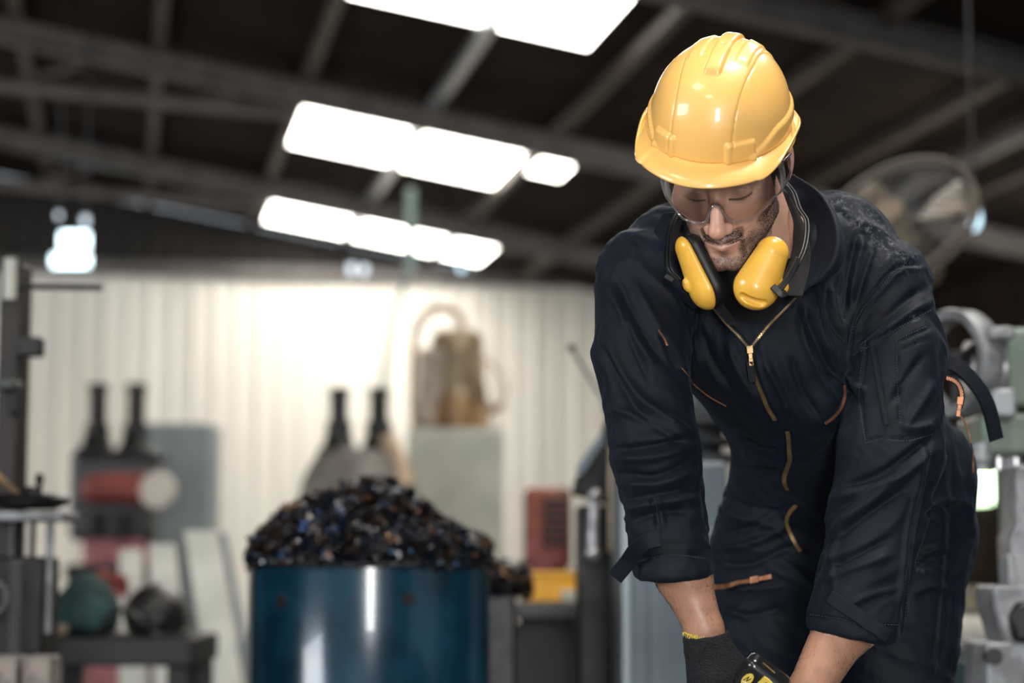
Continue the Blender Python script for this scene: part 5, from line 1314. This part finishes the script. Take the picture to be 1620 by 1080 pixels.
mb.lathe([(RW*.80, -20*k), (RW*.97, -22*k), (RW, -16*k), (RW, 16*k), (RW*.97, 22*k), (RW*.80, 20*k), (RW*.78, 0), (RW*.80, -20*k)], (0, 0, 0), 'x', 56)
Rz = np.array(Matrix.Rotation(math.radians(30), 3, 'Z')); mb.v = [tuple(Rz@np.array(v)+hwz) for v in mb.v]; mb.build('handwheel', M['steelp'], r)
mb = MB()
for a in (0.4, 2.5, 4.6): mb.tube([hwz, hwz+ax1*RW*math.cos(a)+np.array((0, 0, 1))*RW*math.sin(a)], 8*k, 8)
mb.cyl(hwz-np.array((.03, .01, 0)), hwz+np.array((.06, .02, 0)), 22*k, None, 20); mb.build('wheel_spoke', M['dark'], r)
mb = MB(); mb.box((X(1640), .10, (Z(652)+Z(720))/2), (170*k, .24, Z(652)-Z(720))); mb.build('knee', M['mgreen'], r, bevel=.012)
mb = MB(); mb.cyl((X(1558), .0, Z(700)), (X(1558), .0, Z(744)), 18*k, 15*k, 18); mb.ball((X(1558), 0, Z(722)), 20*k, 14); mb.build('white_knob', M['steelp'], r)
mb = MB(); mb.cyl((X(1592), .05, Z(710)), (X(1592), .05, Z(740)), 16*k, None, 16); mb.cyl((X(1620), .05, Z(700)), (X(1620), .05, Z(760)), 13*k, None, 16); mb.build('feed_screw', M['steel'], r)
mb = MB(); mb.box((X(1690), .16, Z(1000)/2+.28), (110*k, .3, Z(640)+0)); mb.v = [(a, b, max(0, min(c, Z(660)))) for a, b, c in mb.v]; mb.build('column', M['mgreen'], r, bevel=.012)
# ---- lower grey machine at the right edge
S = Station('grey_lathe', 1600, 4.1, 'pale grey iron lathe carriage at the lower right edge', 'machine'); r = S.root; X, Z, k = S.X, S.Z, S.k
q_ = lambda l: [(X(a), Z(b)) for a, b in l]
mb = MB(); poly_prism(mb, q_([(1606, 735), (1650, 735), (1650, 930), (1596, 930), (1594, 850), (1604, 830)]), -.03, .09); mb.build('tool_post', M['steelp'], r, bevel=.006)
mb = MB(); poly_prism(mb, q_([(1586, 878), (1592, 876), (1600, 915), (1600, 935), (1584, 935)]), -.05, .0); mb.build('tool_bit', M['steelp'], r, bevel=.003)
mb = MB(); poly_prism(mb, q_([(1558, 925), (1650, 925), (1650, 1020), (1576, 1020), (1560, 960)]), -.06, .10); mb.build('cross_slide', M['steelp'], r, bevel=.008)
mb = MB(); poly_prism(mb, q_([(1592, 950), (1650, 950), (1650, 1012), (1586, 1012), (1580, 975)]), -.085, -.055); mb.build('chuck_mouth', M['black'], r, bevel=.01)
mb = MB(); poly_prism(mb, q_([(1544, 1012), (1650, 1012), (1650, 1900), (1544, 1900)]), -.07, .14); mb.v = [(a, b, max(0, c)) for a, b, c in mb.v]; mb.build('carriage', M['steelp'], r, bevel=.01)
mb = MB(); mb.tube(catmull([(X(1602), -.09, Z(1090)), (X(1606), -.10, Z(1060)), (X(1618), -.10, Z(1046)), (X(1632), -.10, Z(1056)), (X(1634), -.09, Z(1090))], .01), 4*k, 8); mb.build('cable', M['black'], r)
mb = MB(); mb.cyl((X(1553), -.09, Z(1034)), (X(1553), -.06, Z(1034)), 13*k, None, 18); mb.build('dial', M['dark'], r)
S = Station('white_motor', 1520, 5.5, 'small out-of-focus white and tan motor low behind the right leg', 'motor'); r = S.root; X, Z, k = S.X, S.Z, S.k
mb = MB(); mb.cyl((X(1505), 0, Z(1000)), (X(1560), 0, Z(1000)), 42*k, None, 24); mb.ball((X(1560), 0, Z(1000)), 42*k, 16); mb.build('motor_body', mat('off_white_paint', (.5, .47, .42), .5, var=.2), r)
mb = MB(); mb.cyl((X(1530), 0, Z(925)), (X(1530), 0, Z(965)), 24*k, 36*k, 18); mb.build('terminal_box', M['tan'], r)
mb = MB(); mb.box((0, 0, Z(1038)/2), (.16, .16, Z(1038))); mb.build('motor_stand', mat('dark_teal', (.02, .05, .05), .5), r, bevel=.01)
# ---- small windows in the dark walls and lamps
def pane(n, px, py, w_, h_, d, m):
    c = P(px, py, d); o = MB().box((0, 0, 0), (w_*d/FPX, .03, h_*d/FPX)).build('window_%d' % n, m, None, smooth=False); o.location = c; o.rotation_euler = (0, 0, FACE); struct(o)
def wall_pane(n, px0, px1, py0, py1, m):
    # a glazed opening lying in the right-hand wall
    def hit(px, py):
        r_ = P(px, py, 1)-CAM; t = (XR-.06)/r_[0]; return CAM+r_*t
    a, b = hit(px0, py0), hit(px1, py1); y0, y1 = sorted((a[1], b[1])); z0, z1 = sorted((a[2], b[2]))
    struct(MB().box((XR-.06, (y0+y1)/2, (z0+z1)/2), (.04, y1-y0, z1-z0)).build('window_%d' % n, m, None, smooth=False))
wall_pane(9, 1538, 1566, 745, 795, M['green_day']); wall_pane(10, 1580, 1600, 742, 790, M['green_day'])
def bulb(px, py, r_, d, label, m, cord=True):
    c = P(px, py, d); o = empty('hanging_lamp', tuple(c), 0, label, 'lamp', 'small hanging lamps')
    MB().ball((0, 0, 0), r_, 14, (.85, .85, 1.5)).build('bulb', m, o)
    MB().lathe([(r_*.5, r_*.8), (r_*1.3, r_*.9), (r_*.6, r_*1.9), (.01, r_*2)], n=20).build('lamp_shade', M['dgrey'], o)
    MB().cyl((0, 0, r_*1.9), (0, 0, roofz(c[0])-c[2]+.045), .008, None, 6).build('cord', M['black'], o)
M['lamp'] = emis('cool_lamp', (.6, .85, 1), 1.3); M['dimlamp'] = emis('dim_lamp', (.6, .7, .8), 1.2)
bulb(1541, 345, .035, 7.6, 'pale blue hanging lamp right of the big fan', M['lamp'])
bulb(93, 340, .02, 14, 'dim lamp upper left of the bright window', M['dimlamp']); bulb(135, 348, .03, 14.5, 'dim lamp directly above the bright window at left', M['dimlamp'])
bulb(556, 424, .035, 15, 'left one of two dim lamps above the cream wall', M['dimlamp']); bulb(576, 426, .035, 15.5, 'right one of two dim lamps above the cream wall', M['dimlamp'])
bulb(730, 422, .03, 16, 'dim lamp under the right end of the lowest skylight', M['lamp'])
pane(11, 118, 381, 44, 26, 21.5, M['skyc']); pane(12, 112, 412, 58, 18, 21.4, M['skyc'])
# teal lifting strap hanging under the middle skylight
c = P(650, 300, 15.0); o = empty('lifting_strap', (float(c[0]), float(c[1]), float(c[2])), FACE, 'faint teal chain hoist strap hanging below the middle skylight', 'strap')
k = 15/FPX; mb = MB(); mb.box((0, 0, -65*k), (15*k, .02, 135*k)); mb.build('strap_webbing', M['tealp'], o)
MB().cyl((0, 0, 0), (0, 0, roofz(c[0])-c[2]), .007, None, 6).build('hook_cord', M['black'], o)
mb = MB(); mb.tube([(-2*k, 0, -130*k), (-26*k, 0, -200*k), (-50*k, 0, -360*k)], .022, 8); mb.build('strap_tail', M['tealp'], o)
o2 = MB().cyl((6.08, -4, 3.86), (6.08, 22.9, 3.86), .07, None, 16).build('roof_pipe', M['beam'], None); tag(o2, 'grey pipe running along under the roof above the fan', 'pipe')
